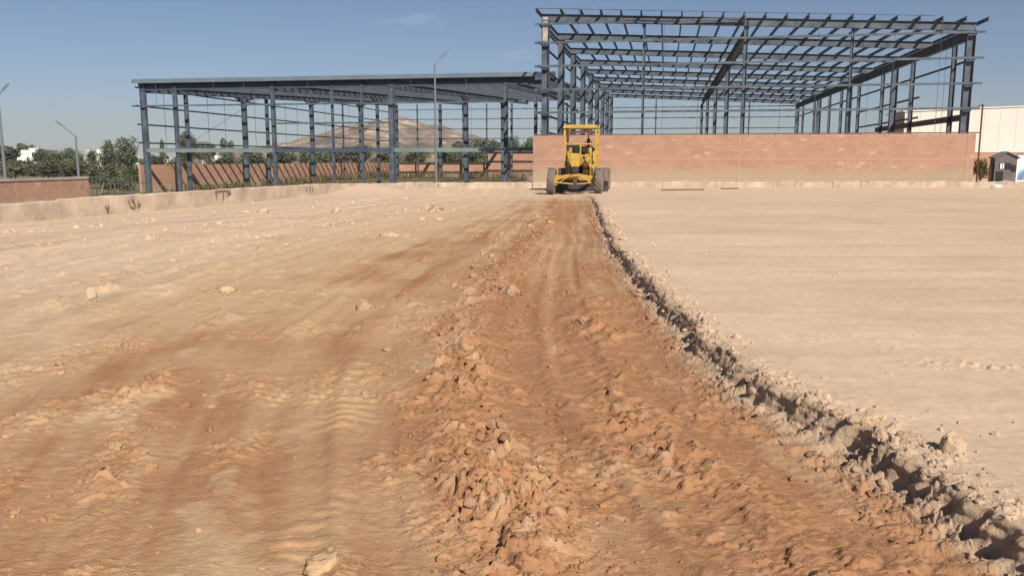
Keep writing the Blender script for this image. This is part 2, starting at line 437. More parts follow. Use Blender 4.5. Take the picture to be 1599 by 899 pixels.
    for y0_, sl, cv, gap, hw in ((6.30, -0.15, 0.0, 0.40, 0.15), (9.0, 0.05, -0.010, 1.5, 0.16), (13.5, -0.10, 0.006, 1.7, 0.20), (20.0, 0.08, -0.004, 1.8, 0.24), (29.0, -0.05, 0.0, 1.9, 0.28)):
        for o2 in (0.0, gap):
            tk = y - y0_ - o2 - sl * (x - 2.3) - cv * (x - 2.3) ** 2
            tm = np.exp(-(tk / hw) ** 2) * sst(0.4, 1.4, x - lx) * pl * sst(-0.30, 0.12, fbm(x * 0.7, y * 0.7, 2, 18))
            trk = trk + tm
            z = z + tm * ((0.012 if y0_ < 7 else 0.006) * np.sin((x + 0.6 * tk) * 2 * np.pi / 0.15) * sst(12, 6, y) - 0.006 + (0.55 if y0_ < 7 else 0.14) * sml)
    # dirt banked over the low wall, and the drop behind it
    z = z + 0.42 * np.exp(-(((x + 7.0) / 1.7) ** 2 + ((y - 40.6) / 2.6) ** 2)) + 0.10 * np.exp(-(((x + 3.5) / 2.5) ** 2 + ((y - 45.5) / 2.0) ** 2))
    wx = np.interp(y, WALLX[:, 1], WALLX[:, 0]); wy = np.interp(x, WALLY[:, 0], WALLY[:, 1])
    outside = np.maximum(wx - 0.12 - x, np.where(x > -7.5, y - wy - 0.12, y - 40))
    out_z = np.where(x > 1.1, 0.27, -1.25)
    z = np.where(outside > 0, out_z, z)
    yard.bank = bank
    if not want_col:
        return z
    # ---- soils: pale dry crust, tan fill, red-brown fresh-cut clay
    PALE = np.array((0.545, 0.400, 0.282)); TAN = np.array((0.482, 0.322, 0.182)); RED = np.array((0.350, 0.182, 0.094)); DUST = np.array((0.525, 0.382, 0.236)); GREY = np.array((0.375, 0.268, 0.176)); DEEP = np.array((0.295, 0.148, 0.072))
    lxr = np.interp(y, [-4, 3.3, 6.2, 8.2, 13.2, 20, 28, 40], [-3.2, -3.4, -3.6, -3.2, -2.4, -1.3, -0.3, 0.9])
    n1 = 0.75 * fbm(xs * 1.9, y * 0.09, 4, 45) + 0.55 * fbm(xs * 6.0, y * 0.25, 3, 44); n2 = fbm(x * 1.1, y * 0.7, 4, 46); n3 = fbm(x * 5, y * 4, 3, 47)
    red = sst(-1.3, 1.5, x - lxr + 1.5 * n2 + 0.7 * n1) * inT
    red = np.clip(red * (0.50 + 0.9 * n1 + 0.5 * n2 + 0.25 * n3) + 0.42 * loose, 0, 1)
    strip = sst(-0.3, 0.5, x - rx + 0.4 * n2) * sst(-0.03, -0.25, d)
    red = np.clip(red + (0.38 + 0.35 * n1) * strip, 0, 1) * inT
    near = sst(13, 4, y) * sst(-5.5, -1.5, x)
    red = np.clip(red + 0.36 * near * (0.8 + 0.8 * n2) * inT, 0, 1)
    pale_l = sst(-2.0, -8.0, x - 0.1 * (y - 8) + 1.6 * n2)
    c = TAN[None, :] * (1 - pale_l[:, None]) + PALE[None, :] * pale_l[:, None]
    fartan = sst(12, 36, y)[:, None] * 0.6
    c = c * (1 - fartan) + PALE * fartan
    lf = sst(-2.5, -5.0, x)[:, None] * (0.27 * n1 + 0.08 * n3)[:, None] * inT[:, None]
    c = c * (1 + lf)
    c = c * (1 - red[:, None]) + RED * red[:, None]
    deep = np.clip(sst(0.18, 0.55, n1 + 0.35 * n3) * red, 0, 1) * 0.55
    deep = np.clip(deep + 0.55 * sst(-0.1, 0.35, n2 + 0.5 * n3) * sst(7.0, 3.6, y) * sst(0.0, 0.5, x - rx) * inT, 0, 1)
    c = c * (1 - deep[:, None]) + DEEP * deep[:, None]
    sm = sst(0.16, 0.46, 0.6 * fbm(x * 1.1 + 30, y * 0.8, 4, 49) + 0.6 * fbm(xs * 2.2 + 8, y * 0.16, 3, 43) + 0.40 * n3) * inT * (0.8 - 0.35 * strip)
    c = c * (1 - 0.6 * sm[:, None]) + DUST * 0.6 * sm[:, None]
    pc = sst(0.60, 1.0, mid / 0.13 * 0.9 + 0.5 * n3) * loose * 0.55
    c = c * (1 - pc[:, None]) + np.array((0.48, 0.335, 0.215)) * pc[:, None]
    pt = PALE * (1 + 0.13 * fbm(x * 0.35, y * 1.6, 4, 50) + 0.06 * n2 - 0.10 * np.clip(trk, 0, 1) * (0.6 + n3) + 0.14 * fbm(x * 0.22 + 5, y * 0.30, 3, 52))[:, None]
    pt = pt * (1 - 0.25 * sst(3.0, 12.0, x - 0.25 * y)[:, None]) + TAN * 1.05 * 0.25 * sst(3.0, 12.0, x - 0.25 * y)[:, None]
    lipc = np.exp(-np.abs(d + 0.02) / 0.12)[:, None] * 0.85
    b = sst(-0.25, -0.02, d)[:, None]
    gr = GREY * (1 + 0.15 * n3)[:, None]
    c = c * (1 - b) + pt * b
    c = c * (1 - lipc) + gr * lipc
    # the drier far end around the grader
    fe = sst(33, 39, y)[:, None] * 0.8
    c = c * (1 - fe) + PALE * 1.04 * fe
    c = c * (1 + 0.10 * n3 + 0.06 * perlin(x * 18, y * 15, 51))[:, None]
    yard.rough = np.clip(0.18 + 0.82 * inT + 1.2 * crumb, 0, 1)
    return z, np.clip(c, 0.02, 0.9)

def yz(x, y):
    return float(yard(np.array([x]), np.array([y]))[0])

# ------------------------------------------------------------------ the ground
def soil_mat():
    m = bpy.data.materials.new('soil'); m.use_nodes = True
    n, l = m.node_tree.nodes, m.node_tree.links
    p = n["Principled BSDF"]; p.inputs["Roughness"].default_value = 1.0; p.inputs["Specular IOR Level"].default_value = 0.08
    a = n.new("ShaderNodeVertexColor"); a.layer_name = "soil"
    tc = n.new("ShaderNodeTexCoord")
    nz = n.new("ShaderNodeTexNoise"); nz.inputs["Scale"].default_value = 22; nz.inputs["Detail"].default_value = 6; nz.inputs["Roughness"].default_value = 0.7
    l.new(tc.outputs["Object"], nz.inputs["Vector"])
    mr = n.new("ShaderNodeMapRange"); mr.inputs[1].default_value = 0.25; mr.inputs[2].default_value = 0.75; mr.inputs[3].default_value = 0.86; mr.inputs[4].default_value = 1.12
    l.new(nz.outputs[0], mr.inputs[0])
    mx = n.new("ShaderNodeMix"); mx.data_type = 'RGBA'; mx.blend_type = 'MULTIPLY'; mx.inputs["Factor"].default_value = 1
    l.new(a.outputs[0], mx.inputs["A"]); l.new(mr.outputs[0], mx.inputs["B"])
    l.new(mx.outputs["Result"], p.inputs["Base Color"])
    b1 = n.new("ShaderNodeTexNoise"); b1.inputs["Scale"].default_value = 75; b1.inputs["Detail"].default_value = 4; b1.inputs["Roughness"].default_value = 0.65
    l.new(tc.outputs["Object"], b1.inputs["Vector"])
    bp = n.new("ShaderNodeBump"); bp.inputs["Strength"].default_value = 0.6; bp.inputs["Distance"].default_value = 0.015
    l.new(b1.outputs[0], bp.inputs["Height"]); l.new(bp.outputs[0], p.inputs["Normal"])
    ms = n.new("ShaderNodeMath"); ms.operation = 'MULTIPLY'; ms.inputs[1].default_value = 0.65
    l.new(a.outputs["Alpha"], ms.inputs[0]); l.new(ms.outputs[0], bp.inputs["Strength"])
    return m
M['soil'] = soil_mat()

ys = list(np.arange(-6, 2.2, 0.12))
y_ = 2.2
while y_ < 52:
    ys.append(y_)
    y_ += min(max(y_ * y_ / 1530.0 * 0.80, 0.0045), 0.115)
ys += list(np.arange(52, 76, 1.0))
ys = np.array(ys)
NC = 760
s_ = np.linspace(-1, 1, NC)
ext = np.array([1.03, 1.1, 1.25, 1.5, 2.0, 3.0])
s_ = np.concatenate([-ext[::-1], s_, ext])
W = 0.66 * np.maximum(ys, 2.0) + 1.6
X = s_[None, :] * W[:, None]
over = np.abs(s_) > 1
Xo = np.sign(s_)[None, :] * (W[:, None] + (np.abs(s_)[None, :] - 1) / 2.0 * np.maximum(46 - W[:, None] * 0.5, 10))
X = np.where(over[None, :], Xo, X)
nin = np.where(~over)[0]
for r in range(len(ys)):                              # more columns where the bank is steep
    x0, x1 = -W[r], W[r]
    g = np.linspace(x0, x1, 1500)
    lx0 = float(lip_x(ys[r]))
    sg = 0.16 + 0.006 * max(ys[r], 0)
    rho = 1 + 5.5 * np.exp(-((g - lx0 + 0.03) / sg) ** 2)
    cdf = np.concatenate([[0], np.cumsum((rho[1:] + rho[:-1]) / 2)])
    X[r, nin] = np.interp(np.linspace(0, cdf[-1], len(nin)), cdf, g)
Yg = np.repeat(ys[:, None], X.shape[1], 1)
X0 = X.copy(); lx_ = lip_x(Yg)
wg = np.exp(-(((X0 - lx_) / 0.40) ** 2)) * (np.abs(X0 - lx_) < 1.2)
sel = wg > 0.002
for _ in range(5):                                    # let the columns follow the ragged lip
    dd, _l = lip_dist(X[sel], Yg[sel])
    X[sel] -= 0.6 * wg[sel] * (dd - (X0 - lx_)[sel])
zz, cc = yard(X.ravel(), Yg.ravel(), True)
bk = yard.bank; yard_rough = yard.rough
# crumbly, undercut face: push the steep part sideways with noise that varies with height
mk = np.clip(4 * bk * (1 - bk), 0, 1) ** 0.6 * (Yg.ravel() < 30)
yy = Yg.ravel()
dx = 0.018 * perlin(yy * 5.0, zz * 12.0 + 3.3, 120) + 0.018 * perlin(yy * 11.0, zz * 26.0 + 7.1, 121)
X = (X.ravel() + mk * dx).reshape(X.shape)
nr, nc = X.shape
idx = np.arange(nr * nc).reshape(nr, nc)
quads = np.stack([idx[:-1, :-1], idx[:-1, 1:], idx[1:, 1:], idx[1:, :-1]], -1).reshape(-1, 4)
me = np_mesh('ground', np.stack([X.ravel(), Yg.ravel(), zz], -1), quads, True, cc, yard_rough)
tag(link('ground', me, M['soil']), kind='structure')

tb = MB()
tb.add([(-6000, -400, -0.95), (6000, -400, -0.95), (6000, 9000, -0.95), (-6000, 9000, -0.95)], [(0, 1, 2, 3)])
tag(tb.build('terrain', M['field']), kind='structure')

# ------------------------------------------------------------------ the far hill
def hill():
    prof = np.array([(330, 246), (380, 234), (430, 223), (470, 213), (520, 203), (560, 192), (590, 183), (606, 180), (640, 188), (690, 200), (740, 212), (790, 224), (850, 238), (900, 247)], float)
    Yh = 1500.0
    hx = (prof[:, 0] - 800) / 1325 * Yh; hz = (250 - prof[:, 1]) / 1325 * Yh * 1.03
    gx = np.linspace(hx[0] - 60, hx[-1] + 60, 170); gy = np.linspace(-420, 420, 90)
    XX, YY = np.meshgrid(gx, gy)
    base = np.interp(XX, hx, hz, left=0, right=0)
    fall = np.cos(np.clip(YY / 420, -1, 1) * np.pi / 2) ** 1.1
    zz = base * fall
    rough = fbm(XX / 90, YY / 90, 5, 80)
    zz = zz + rough * 17 * (base / 80) + 5 * np.abs(fbm(XX / 40, YY / 130, 3, 82)) * (base / 80) - 1.2
    v = np.stack([XX.ravel(), (YY + Yh + 120).ravel(), zz.ravel()], -1)
    n2, n1 = XX.shape
    ii = np.arange(n1 * n2).reshape(n2, n1)
    q = np.stack([ii[:-1, :-1], ii[:-1, 1:], ii[1:, 1:], ii[1:, :-1]], -1).reshape(-1, 4)
    me = np_mesh('hill', v, q, True)
    m = bpy.data.materials.new('hill_scrub'); m.use_nodes = True
    n, l = m.node_tree.nodes, m.node_tree.links
    p = n["Principled BSDF"]; p.inputs["Roughness"].default_value = 1; p.inputs["Specular IOR Level"].default_value = 0.05
    tc = n.new("ShaderNodeTexCoord"); nz = n.new("ShaderNodeTexNoise"); nz.inputs["Scale"].default_value = 0.022; nz.inputs["Detail"].default_value = 8; nz.inputs["Roughness"].default_value = 0.66
    l.new(tc.outputs["Object"], nz.inputs["Vector"])
    cr = n.new("ShaderNodeValToRGB"); e = cr.color_ramp.elements
    e[0].position = 0.38; e[0].color = (0.085, 0.083, 0.05, 1); e[1].position = 0.48; e[1].color = (0.21, 0.155, 0.105, 1)
    a = e.new(0.56); a.color = (0.29, 0.212, 0.145, 1); a = e.new(0.63); a.color = (0.45, 0.36, 0.29, 1)
    l.new(nz.outputs[0], cr.inputs[0]); l.new(cr.outputs[0], p.inputs["Base Color"])
    tag(link('hill', me, m), kind='structure')
hill()

# ------------------------------------------------------------------ block walls (running in building axes)
def block_wall(name, p0, axis, length, z0, z1, thick, label, m_block, inner, cat='wall', bl=0.40, bh=0.20, cap=None, band=None, pil=None, both=False, ragged=0.0):
    """wall along axis from p0; 'inner' is the direction of its visible face"""
    root = empty(name, p0)
    axis = Vector(axis).normalized(); inner = Vector(inner).normalized()
    core = MB()
    A = inner * (thick / 2 - 0.012)
    pts = [-A, axis * length - A, axis * length + A, A]
    core.add([p + Vector((0, 0, z0)) for p in pts] + [p + Vector((0, 0, z1 - 0.004)) for p in pts], [(0, 3, 2, 1), (4, 5, 6, 7), (0, 1, 5, 4), (1, 2, 6, 5), (2, 3, 7, 6), (3, 0, 4, 7)])
    core.build('wall_core', M['mortar'], root)
    rr = random.Random(hash(name) % 1000 if False else len(label) * 13 + int(length))
    sides = [inner, -inner] if both else [inner]
    bb = MB()
    nrow = max(1, int(round((z1 - z0) / bh)))
    h = (z1 - z0) / nrow
    for sd in sides:
        for r in range(nrow):
            t = -bl / 2 if r % 2 else 0.0
            while t < length - 0.02:
                a, b = max(t, 0) + 0.0025, min(t + bl, length) - 0.0025
                t += bl
                if b - a < 0.03: continue
                proud = thick / 2 + rr.uniform(-0.003, 0.005)
                top = z0 + (r + 1) * h - 0.0025 + (rr.uniform(-ragged, ragged * 0.3) if r == nrow - 1 else 0)
                bot = z0 + r * h + 0.0025
                pa, pb = axis * a, axis * b
                i0, i1 = sd * (thick / 2 - 0.02), sd * proud
                bb.add([pa + i0 + Z * bot, pb + i0 + Z * bot, pb + i1 + Z * bot, pa + i1 + Z * bot, pa + i0 + Z * top, pb + i0 + Z * top, pb + i1 + Z * top, pa + i1 + Z * top],
                       [(4, 5, 6, 7), (0, 3, 2, 1), (3, 7, 6, 2), (0, 4, 7, 3), (1, 2, 6, 5)])
    # end faces
    for t in (0, length):
        c = axis * t
        e = axis * (0.006 if t else -0.006)
        w2 = inner * (thick / 2 + 0.002)
        bb.add([c - w2 + Z * z0, c + w2 + Z * z0, c + w2 + Z * z1, c - w2 + Z * z1, c + e - w2 + Z * z0, c + e + w2 + Z * z0, c + e + w2 + Z * z1, c + e - w2 + Z * z1],
               [(0, 1, 2, 3), (4, 7, 6, 5), (0, 4, 5, 1), (2, 6, 7, 3), (1, 5, 6, 2), (0, 3, 7, 4)])
    o = bb.build('blocks', m_block, root); o["kind"] = "stuff"
    for zb in (band or []):
        MB().extrude([(-0.10, -thick / 2 - 0.008), (0.10, -thick / 2 - 0.008), (0.10, thick / 2 + 0.008), (-0.10, thick / 2 + 0.008)], axis * 0.01 + Z * zb, axis * (length - 0.01) + Z * zb, Z).build('tie_band', m_block, root)
    for t in (pil or []):
        c = axis * t
        MB().extrude([(-0.09, -thick / 2 - 0.012), (0.09, -thick / 2 - 0.012), (0.09, thick / 2 + 0.012), (-0.09, thick / 2 + 0.012)], c + Z * (z0 + .01), c + Z * (z1 - 0.01), axis).build('tie_column', m_block, root)
    if cap:
        MB().extrude([(-thick / 2 - 0.05, 0), (thick / 2 + 0.05, 0), (thick / 2 + 0.05, cap), (-thick / 2 - 0.05, cap)], Z * z1, axis * length + Z * z1, inner).build('coping', M['cap'], root)
    return tag(root, label, cat)

P0 = Vector((1.87, 54.0, 0))                 # front left corner of the tall frame
PW = P0 - E * 0.52
WT = 3.20                                    # top of the block wall under the tall frame
block_wall('block_wall', PW, E, 25.95, 0.2, WT, 0.22, 'long salmon clay block wall under the tall steel frame', M['block'], -D, band=[1.72], pil=[12.7, 25.6], ragged=0.012)

# ------------------------------------------------------------------ tall steel frame
def B(u, v, z): return P0 + E * u + D * v + Z * z
SPAN = 25.0; BAY = 8.1; NB = 8
TOPL, TOPR = 10.62, 9.42                       # top of the rafters, left and right
def rz_(u): return TOPL + (TOPR - TOPL) * u / SPAN
def tall_frame():
    root = empty('steel_building', P0)
    loc = -P0
    def L(u, v, z): return B(u, v, z) + loc
    def part(name, mb, m): return mb.build(name, m, root)
    col = I_prof(0.32, 0.46, 0.02, 0.014)
    thin = I_prof(0.16, 0.16, 0.012, 0.01)
    zb = -0.95
    posts_front = [(6.3, thin), (12.3, I_prof(0.2, 0.24, 0.014, 0.01)), (18.35, thin)]
    # main columns
    for k in range(NB + 1):
        v = k * BAY
        part('column', MB().extrude(col, L(0.23, v, zb if k else WT + 0.002), L(0.23, v, rz_(0) - 0.42), D), M['steel'])
    for k in (0, 2, 4, 6, 8):
        part('column', MB().extrude(col, L(SPAN - 0.23, k * BAY, WT + 0.002 if k == 0 else zb), L(SPAN - 0.23, k * BAY, rz_(SPAN) - 0.42), D), M['steel'])
        if k:
            part('column', MB().extrude(I_prof(0.3, 0.34, 0.018, 0.012), L(12.4, k * BAY, zb), L(12.4, k * BAY, rz_(12.4) - 0.9), D), M['steel'])
    for v in (2.9, 11.6, 20.1, 28.6, 36.4, 42.6, 52.0, 60.5):
        part('post', MB().extrude(I_prof(0.22, 0.26, 0.014, 0.01), L(SPAN - 0.15, v, zb), L(SPAN - 0.15, v, rz_(SPAN) - 0.45), D), M['steel'])
    for u, pr in posts_front:
        part('post', MB().extrude(pr, L(u, 0, WT + 0.002), L(u, 0, rz_(u) - (0.1 if u == 12.3 else 0.42)), D), M['steel'])
    for u in (6.3, 18.6):
        part('post', MB().extrude(thin, L(u, NB * BAY, zb), L(u, NB * BAY, rz_(u) - 0.4), D), M['steel'])
    # bare patch and clips on the corner column
    part('primer_patch', MB().extrude([(-0.165, -0.235), (0.165, -0.235), (0.165, -0.226), (-0.165, -0.226)], L(0.23, -0.004, 8.95), L(0.23, -0.004, 10.40), E), M['primer'])
    # rafters
    raf = I_prof(0.26, 0.46, 0.018, 0.012)
    for k in range(NB + 1):
        v = k * BAY
        part('rafter', MB().extrude(raf, L(0.0, v, rz_(0) - 0.23), L(SPAN, v, rz_(SPAN) - 0.23), D), M['steel'])
    # lengthwise jack beams: middle row and right eave
    jb = I_prof(0.26, 0.56, 0.02, 0.014)
    part('jack_beam', MB().extrude(jb, L(12.4, 0.2, rz_(12.4) - 0.75), L(12.4, NB * BAY, rz_(12.4) - 0.75), E), M['steel'])
    part('jack_beam', MB().extrude(jb, L(SPAN - 0.45, 0.2, rz_(SPAN) - 0.75), L(SPAN - 0.45, NB * BAY, rz_(SPAN) - 0.75), E), M['steel'])
    part('eave_strut', MB().extrude(C_prof(0.08, 0.22, 0.008), L(-0.02, 0, rz_(0) - 0.55), L(-0.02, NB * BAY, rz_(0) - 0.55), E), M['steel'])
    # purlins, running back; they stick out over the front
    NP = 21
    pu = [-0.28] + [(i * (SPAN + 0.4) / NP) for i in range(1, NP)] + [SPAN + 0.35]
    for i, u in enumerate(pu):
        z = rz_(u) + 0.10
        front = -0.85 + (0.02 * ((i * 7) % 5))
        part('purlin', MB().extrude(C_prof(0.09, 0.20, 0.012), L(u, front, z), L(u, NB * BAY + 0.4, z), E), M['steel_dark'] if i in (0, 5) else M['steel'])
    part('roof_edge', MB().bar(L(-0.3, -0.87, rz_(-0.3) + 0.19), L(SPAN * 0.9, -0.87, rz_(SPAN * 0.9) + 0.19), 0.04, 0.04), M['steel'])
    # flange braces
    for k in range(NB + 1):
        for i in range(2, NP, 3):
            u = pu[i]
            part('flange_brace', MB().bar(L(u, k * BAY + 0.1, rz_(u) - 0.42), L(u + 0.03, k * BAY + 0.62, rz_(u) + 0.02), 0.05, 0.03), M['steel'])
    # girts
    gz = [4.62, 6.02, 7.44, 8.86]
    g = C_prof(0.07, 0.13, 0.008)
    for z in gz:
        part('girt', MB().extrude(g, L(-0.42, -0.33, z), L(SPAN + 0.45, -0.33, z), D), M['steel'])
        part('girt', MB().extrude(g, L(-0.12, -0.5, z), L(-0.12, NB * BAY, z), E), M['steel'])
        part('girt', MB().extrude(g, L(0, NB * BAY + 0.2, z - 0.1), L(SPAN, NB * BAY + 0.2, z - 0.1), D), M['steel'])
    part('girt', MB().extrude(g, L(-0.42, -0.33, 9.98), L(12.3, -0.33, 9.98), D), M['steel'])
    part('girt', MB().extrude(g, L(-0.12, -0.5, 9.90), L(-0.12, NB * BAY, 9.90), E), M['steel'])
    for z in (2.5, 3.5):
        part('girt', MB().extrude(g, L(-0.12, 0.3, z), L(-0.12, NB * BAY, z), E), M['steel'])
        part('girt', MB().extrude(g, L(0, NB * BAY + 0.2, z), L(SPAN, NB * BAY + 0.2, z), D), M['steel'])
    part('wall_rail', MB().bar(L(-0.3, -0.05, WT + 0.05), L(SPAN + 0.7, -0.05, WT + 0.05), 0.07, 0.10), M['steel_red'])
    # right side: two girts, long and short, and a heavy purple-brown beam
    part('girt', MB().extrude(g, L(SPAN + 0.05, 0.0, 7.42), L(SPAN + 0.05, NB * BAY, 7.42), E), M['steel'])
    part('girt', MB().extrude(g, L(SPAN + 0.05, 10.4, 6.0), L(SPAN + 0.05, 30, 6.0), E), M['steel'])
    part('girt', MB().extrude(g, L(SPAN + 0.05, 10.4, 4.62), L(SPAN + 0.05, 30, 4.62), E), M['steel'])
    part('side_beam', MB().extrude(I_prof(0.18, 0.36, 0.016, 0.012), L(SPAN - 0.1, 0.2, 4.15), L(SPAN - 0.1, 22, 4.15), E), M['steel_red'])
    # clips where the girts meet the corner columns
    for z in gz + [9.98]:
        part('girt_clip', MB().bar(L(0.0, -0.26, z - 0.12), L(0.46, -0.26, z - 0.12), 0.12, 0.04), M['steel_dark'])
        if z < 9:
            part('girt_clip', MB().bar(L(SPAN - 0.46, -0.26, z - 0.12), L(SPAN, -0.26, z - 0.12), 0.12, 0.04), M['steel_dark'])
    # sag rods
    for u, a, b in ((2.3, 8.86, 10.9), (7.5, 3.3, 9.98), (16.4, 3.3, 9.7), (23.1, 3.3, 9.6), (9.6, 3.3, 6.02), (20.6, 3.3, 8.86), (14.4, 3.3, 8.86)):
        part('sag_rod', MB().tube(L(u, -0.36, a), L(u, -0.36, b), 0.012, 5), M['steel'])
    for v in (5, 13, 17, 26, 33, 49):
        part('sag_rod', MB().tube(L(SPAN, v, zb), L(SPAN, v, 8.6), 0.014, 5), M['steel'])
    tag(root, 'tall open steel building frame standing above the salmon block wall', 'steel building')
tall_frame()

# ------------------------------------------------------------------ low steel frame on the left
P1 = P0 + D * 8.0 - E * 33.2
def low_frame():
    root = empty('steel_building', P1 + Z * -0.95)
    def L(u, v, z): return E * u + D * v + Z * (z + 0.95)
    def part(name, mb, m): return mb.build(name, m, root)
    LEN = 64.0; SP = 32.6; zb = -0.95
    e0 = 7.42                                   # underside of purlins at the front
    def rz(v): return e0 + 0.045 * v
    wide = I_prof(0.30, 0.46, 0.02, 0.014); mid = I_prof(0.24, 0.30, 0.016, 0.012); thin = I_prof(0.16, 0.18, 0.012, 0.01)
    # front row
    for u, pr in ((0.25, I_prof(0.34, 0.40, 0.02, 0.014)), (3.0, mid), (11.2, mid), (16.0, thin), (18.35, thin), (20.7, wide), (29.4, mid)):
        part('column', MB().extrude(pr, L(u, 0, zb), L(u, 0, e0 + 0.2), D), M['steel'])
    # left side row
    for v, pr in ((6.0, mid), (16.2, wide), (21.0, mid), (32.3, wide), (42.0, thin), (48.4, wide), (LEN, wide)):
        part('column', MB().extrude(pr, L(0.3, v, zb), L(0.3, v, rz(v) - 0.3), D), M['steel'])
    # back row
    for u, pr in ((3.6, thin), (7.2, wide), (10.8, mid), (14.4, thin), (18.2, mid), (22.0, thin), (26.5, mid)):
        part('column', MB().extrude(pr, L(u, LEN, zb), L(u, LEN, rz(LEN) - 0.3), D), M['steel'])
    # inner columns
    for u, v, pr in ((11.2, 24, mid), (20.7, 24, wide), (20.7, 44, wide), (27.0, 30, mid)):
        part('column', MB().extrude(pr, L(u, v, zb), L(u, v, rz(v) - 0.3), D), M['steel'])
    # rafters rise to the back
    for u in (0.3, 11.2, 20.7, 29.4):
        part('rafter', MB().extrude(I_prof(0.24, 0.5, 0.018, 0.012), L(u, 0.0, rz(0) - 0.27), L(u, LEN, rz(LEN) - 0.27), E), M['steel'])
    for u, v in ((0.3, 16.2), (0.3, 32.3), (0.3, 48.4), (11.2, 24), (20.7, 24), (20.7, 44)):
        part('haunch', MB().add([L(u - .1, v - 2.2, rz(v) - 0.45), L(u - .1, v + 2.2, rz(v) - 0.45), L(u - .1, v + .25, rz(v) - 1.0), L(u - .1, v - .25, rz(v) - 1.0),
                                 L(u + .1, v - 2.2, rz(v) - 0.45), L(u + .1, v + 2.2, rz(v) - 0.45), L(u + .1, v + .25, rz(v) - 1.0), L(u + .1, v - .25, rz(v) - 1.0)],
                                [(0, 1, 2, 3), (7, 6, 5, 4), (0, 4, 5, 1), (1, 5, 6, 2), (2, 6, 7, 3), (3, 7, 4, 0)]), M['steel'])
    # purlins across
    n = 46
    for i in range(n):
        v = 0.2 + i * (LEN - 0.4) / (n - 1)
        part('purlin', MB().extrude(C_prof(0.08, 0.24, 0.012), L(-0.25, v, rz(v) + 0.12), L(SP, v, rz(v) + 0.12), D), M['steel'])
    # fascia along the front eave
    part('fascia', MB().extrude([(0, 0.0), (0.30, 0.0), (0.30, -0.41), (0.27, -0.41), (0.27, -0.06), (0, -0.06)], L(-0.40, -0.42, e0 + 0.20), L(31.6, -0.42, e0 + 0.20), Z), M['zinc'])
    part('fascia', MB().extrude([(-0.10, -0.06), (0.30, -0.06), (0.30, 0.0), (-0.10, 0.0)], L(31.604, -0.42, e0 + 0.20), L(33.1, -0.42, e0 + 0.20), Z), M['steel_dark'])
    part('eave_beam', MB().extrude(I_prof(0.2, 0.32, 0.014, 0.01), L(0.0, 0.05, e0 - 0.18), L(SP, 0.05, e0 - 0.18), D), M['steel_dark'])
    g = C_prof(0.07, 0.12, 0.008)
    # front girts and the beam over the opening
    part('girt', MB().extrude(g, L(-0.6, -0.28, 5.88), L(32.6, -0.28, 5.88), D), M['steel'])
    part('girt', MB().extrude(g, L(11.2, -0.28, 4.45), L(20.6, -0.28, 4.45), D), M['steel'])
    for a, b, m in ((0.3, 11.1, 'steel_green'), (11.3, 20.6, 'steel_dark'), (20.8, 29.3, 'steel_green'), (29.5, 31.5, 'steel')):
        part('crossbeam', MB().extrude(I_prof(0.2, 0.32, 0.02, 0.17), L(a, -0.02, 2.43), L(b, -0.02, 2.43), D), M[m])
    # left side girts
    for z, v0, v1 in ((7.30, -0.6, 58), (5.88, -0.6, LEN), (4.45, -0.6, LEN), (3.02, -0.6, LEN), (8.72, 28, LEN)):
        part('girt', MB().extrude(g, L(-0.02, v0, z), L(-0.02, v1, z), E), M['steel'])
    # back girts
    for z in (3.4, 4.85, 6.3, 7.75, 9.2):
        part('girt', MB().extrude(g, L(0, LEN + 0.2, z), L(SP, LEN + 0.2, z), D), M['steel'])
    # sag rods
    for v in (3.2, 10, 13, 19, 26, 29, 37, 45):
        part('sag_rod', MB().tube(L(0.0, v, zb + 3.0), L(0.0, v, rz(v) - 0.1), 0.02, 5), M['steel'])
    for u in (1.6, 6.5, 9.0, 14.2, 22.3, 26.5):
        part('sag_rod', MB().tube(L(u, -0.32, 5.8), L(u, -0.32, e0 + 0.3), 0.015, 5), M['steel'])
    for u in (12, 17, 25, 30):
        part('sag_rod', MB().tube(L(u, LEN + .2, 3), L(u, LEN + .2, 9.9), 0.02, 5), M['steel'])
    part('sag_rod', MB().tube(L(3.0, 0.3, 2.5), L(5.5, 9.0, 7.0), 0.02, 5), M['steel'])
    part('sag_rod', MB().tube(L(30.4, LEN, 10.0), L(33.0, LEN, 4.0), 0.03, 5), M['steel'])
    tag(root, 'low open steel building frame with a flat grey eave, left of the tall frame', 'steel building')
low_frame()

# walls of the low plot: left side, rear, and a taller stretch
PL = P1 - E * 0.75 + D * 0.4
block_wall('block_wall', PL, D, 64.5, -1.0, 1.30, 0.2, 'low salmon block wall crossed by slanting stripes of shadow, behind the low frame', M['block_far'], E, bl=0.8, bh=0.4, ragged=0.02)
PR = PL + D * 64.75 + E * 0.12
block_wall('block_wall', PR, E, 15.0, -1.0, 1.28, 0.2, 'low salmon rear wall continuing right from the shadow-striped side wall', M['block_far'], -D, bl=0.8, bh=0.4)
block_wall('block_wall', PR + E * 15.05 - D * 0.3, E, 17.4, -1.0, 2.95, 0.2, 'taller salmon wall stretch at the back, left of the big block wall corner', M['block_far'], -D, bl=0.8, bh=0.4)
# capped wall at the left picture edge
cw = Vector((-24.3, 40.0, 0))
block_wall('block_wall', cw - D * 14, D, 20.2, -1.0, 0.80, 0.22, 'salmon block wall with a pale coping at the left edge of the yard', M['block_far'], E, bl=0.4, bh=0.2, cap=0.13, pil=[3, 6, 9, 12, 15.0, 18.0])

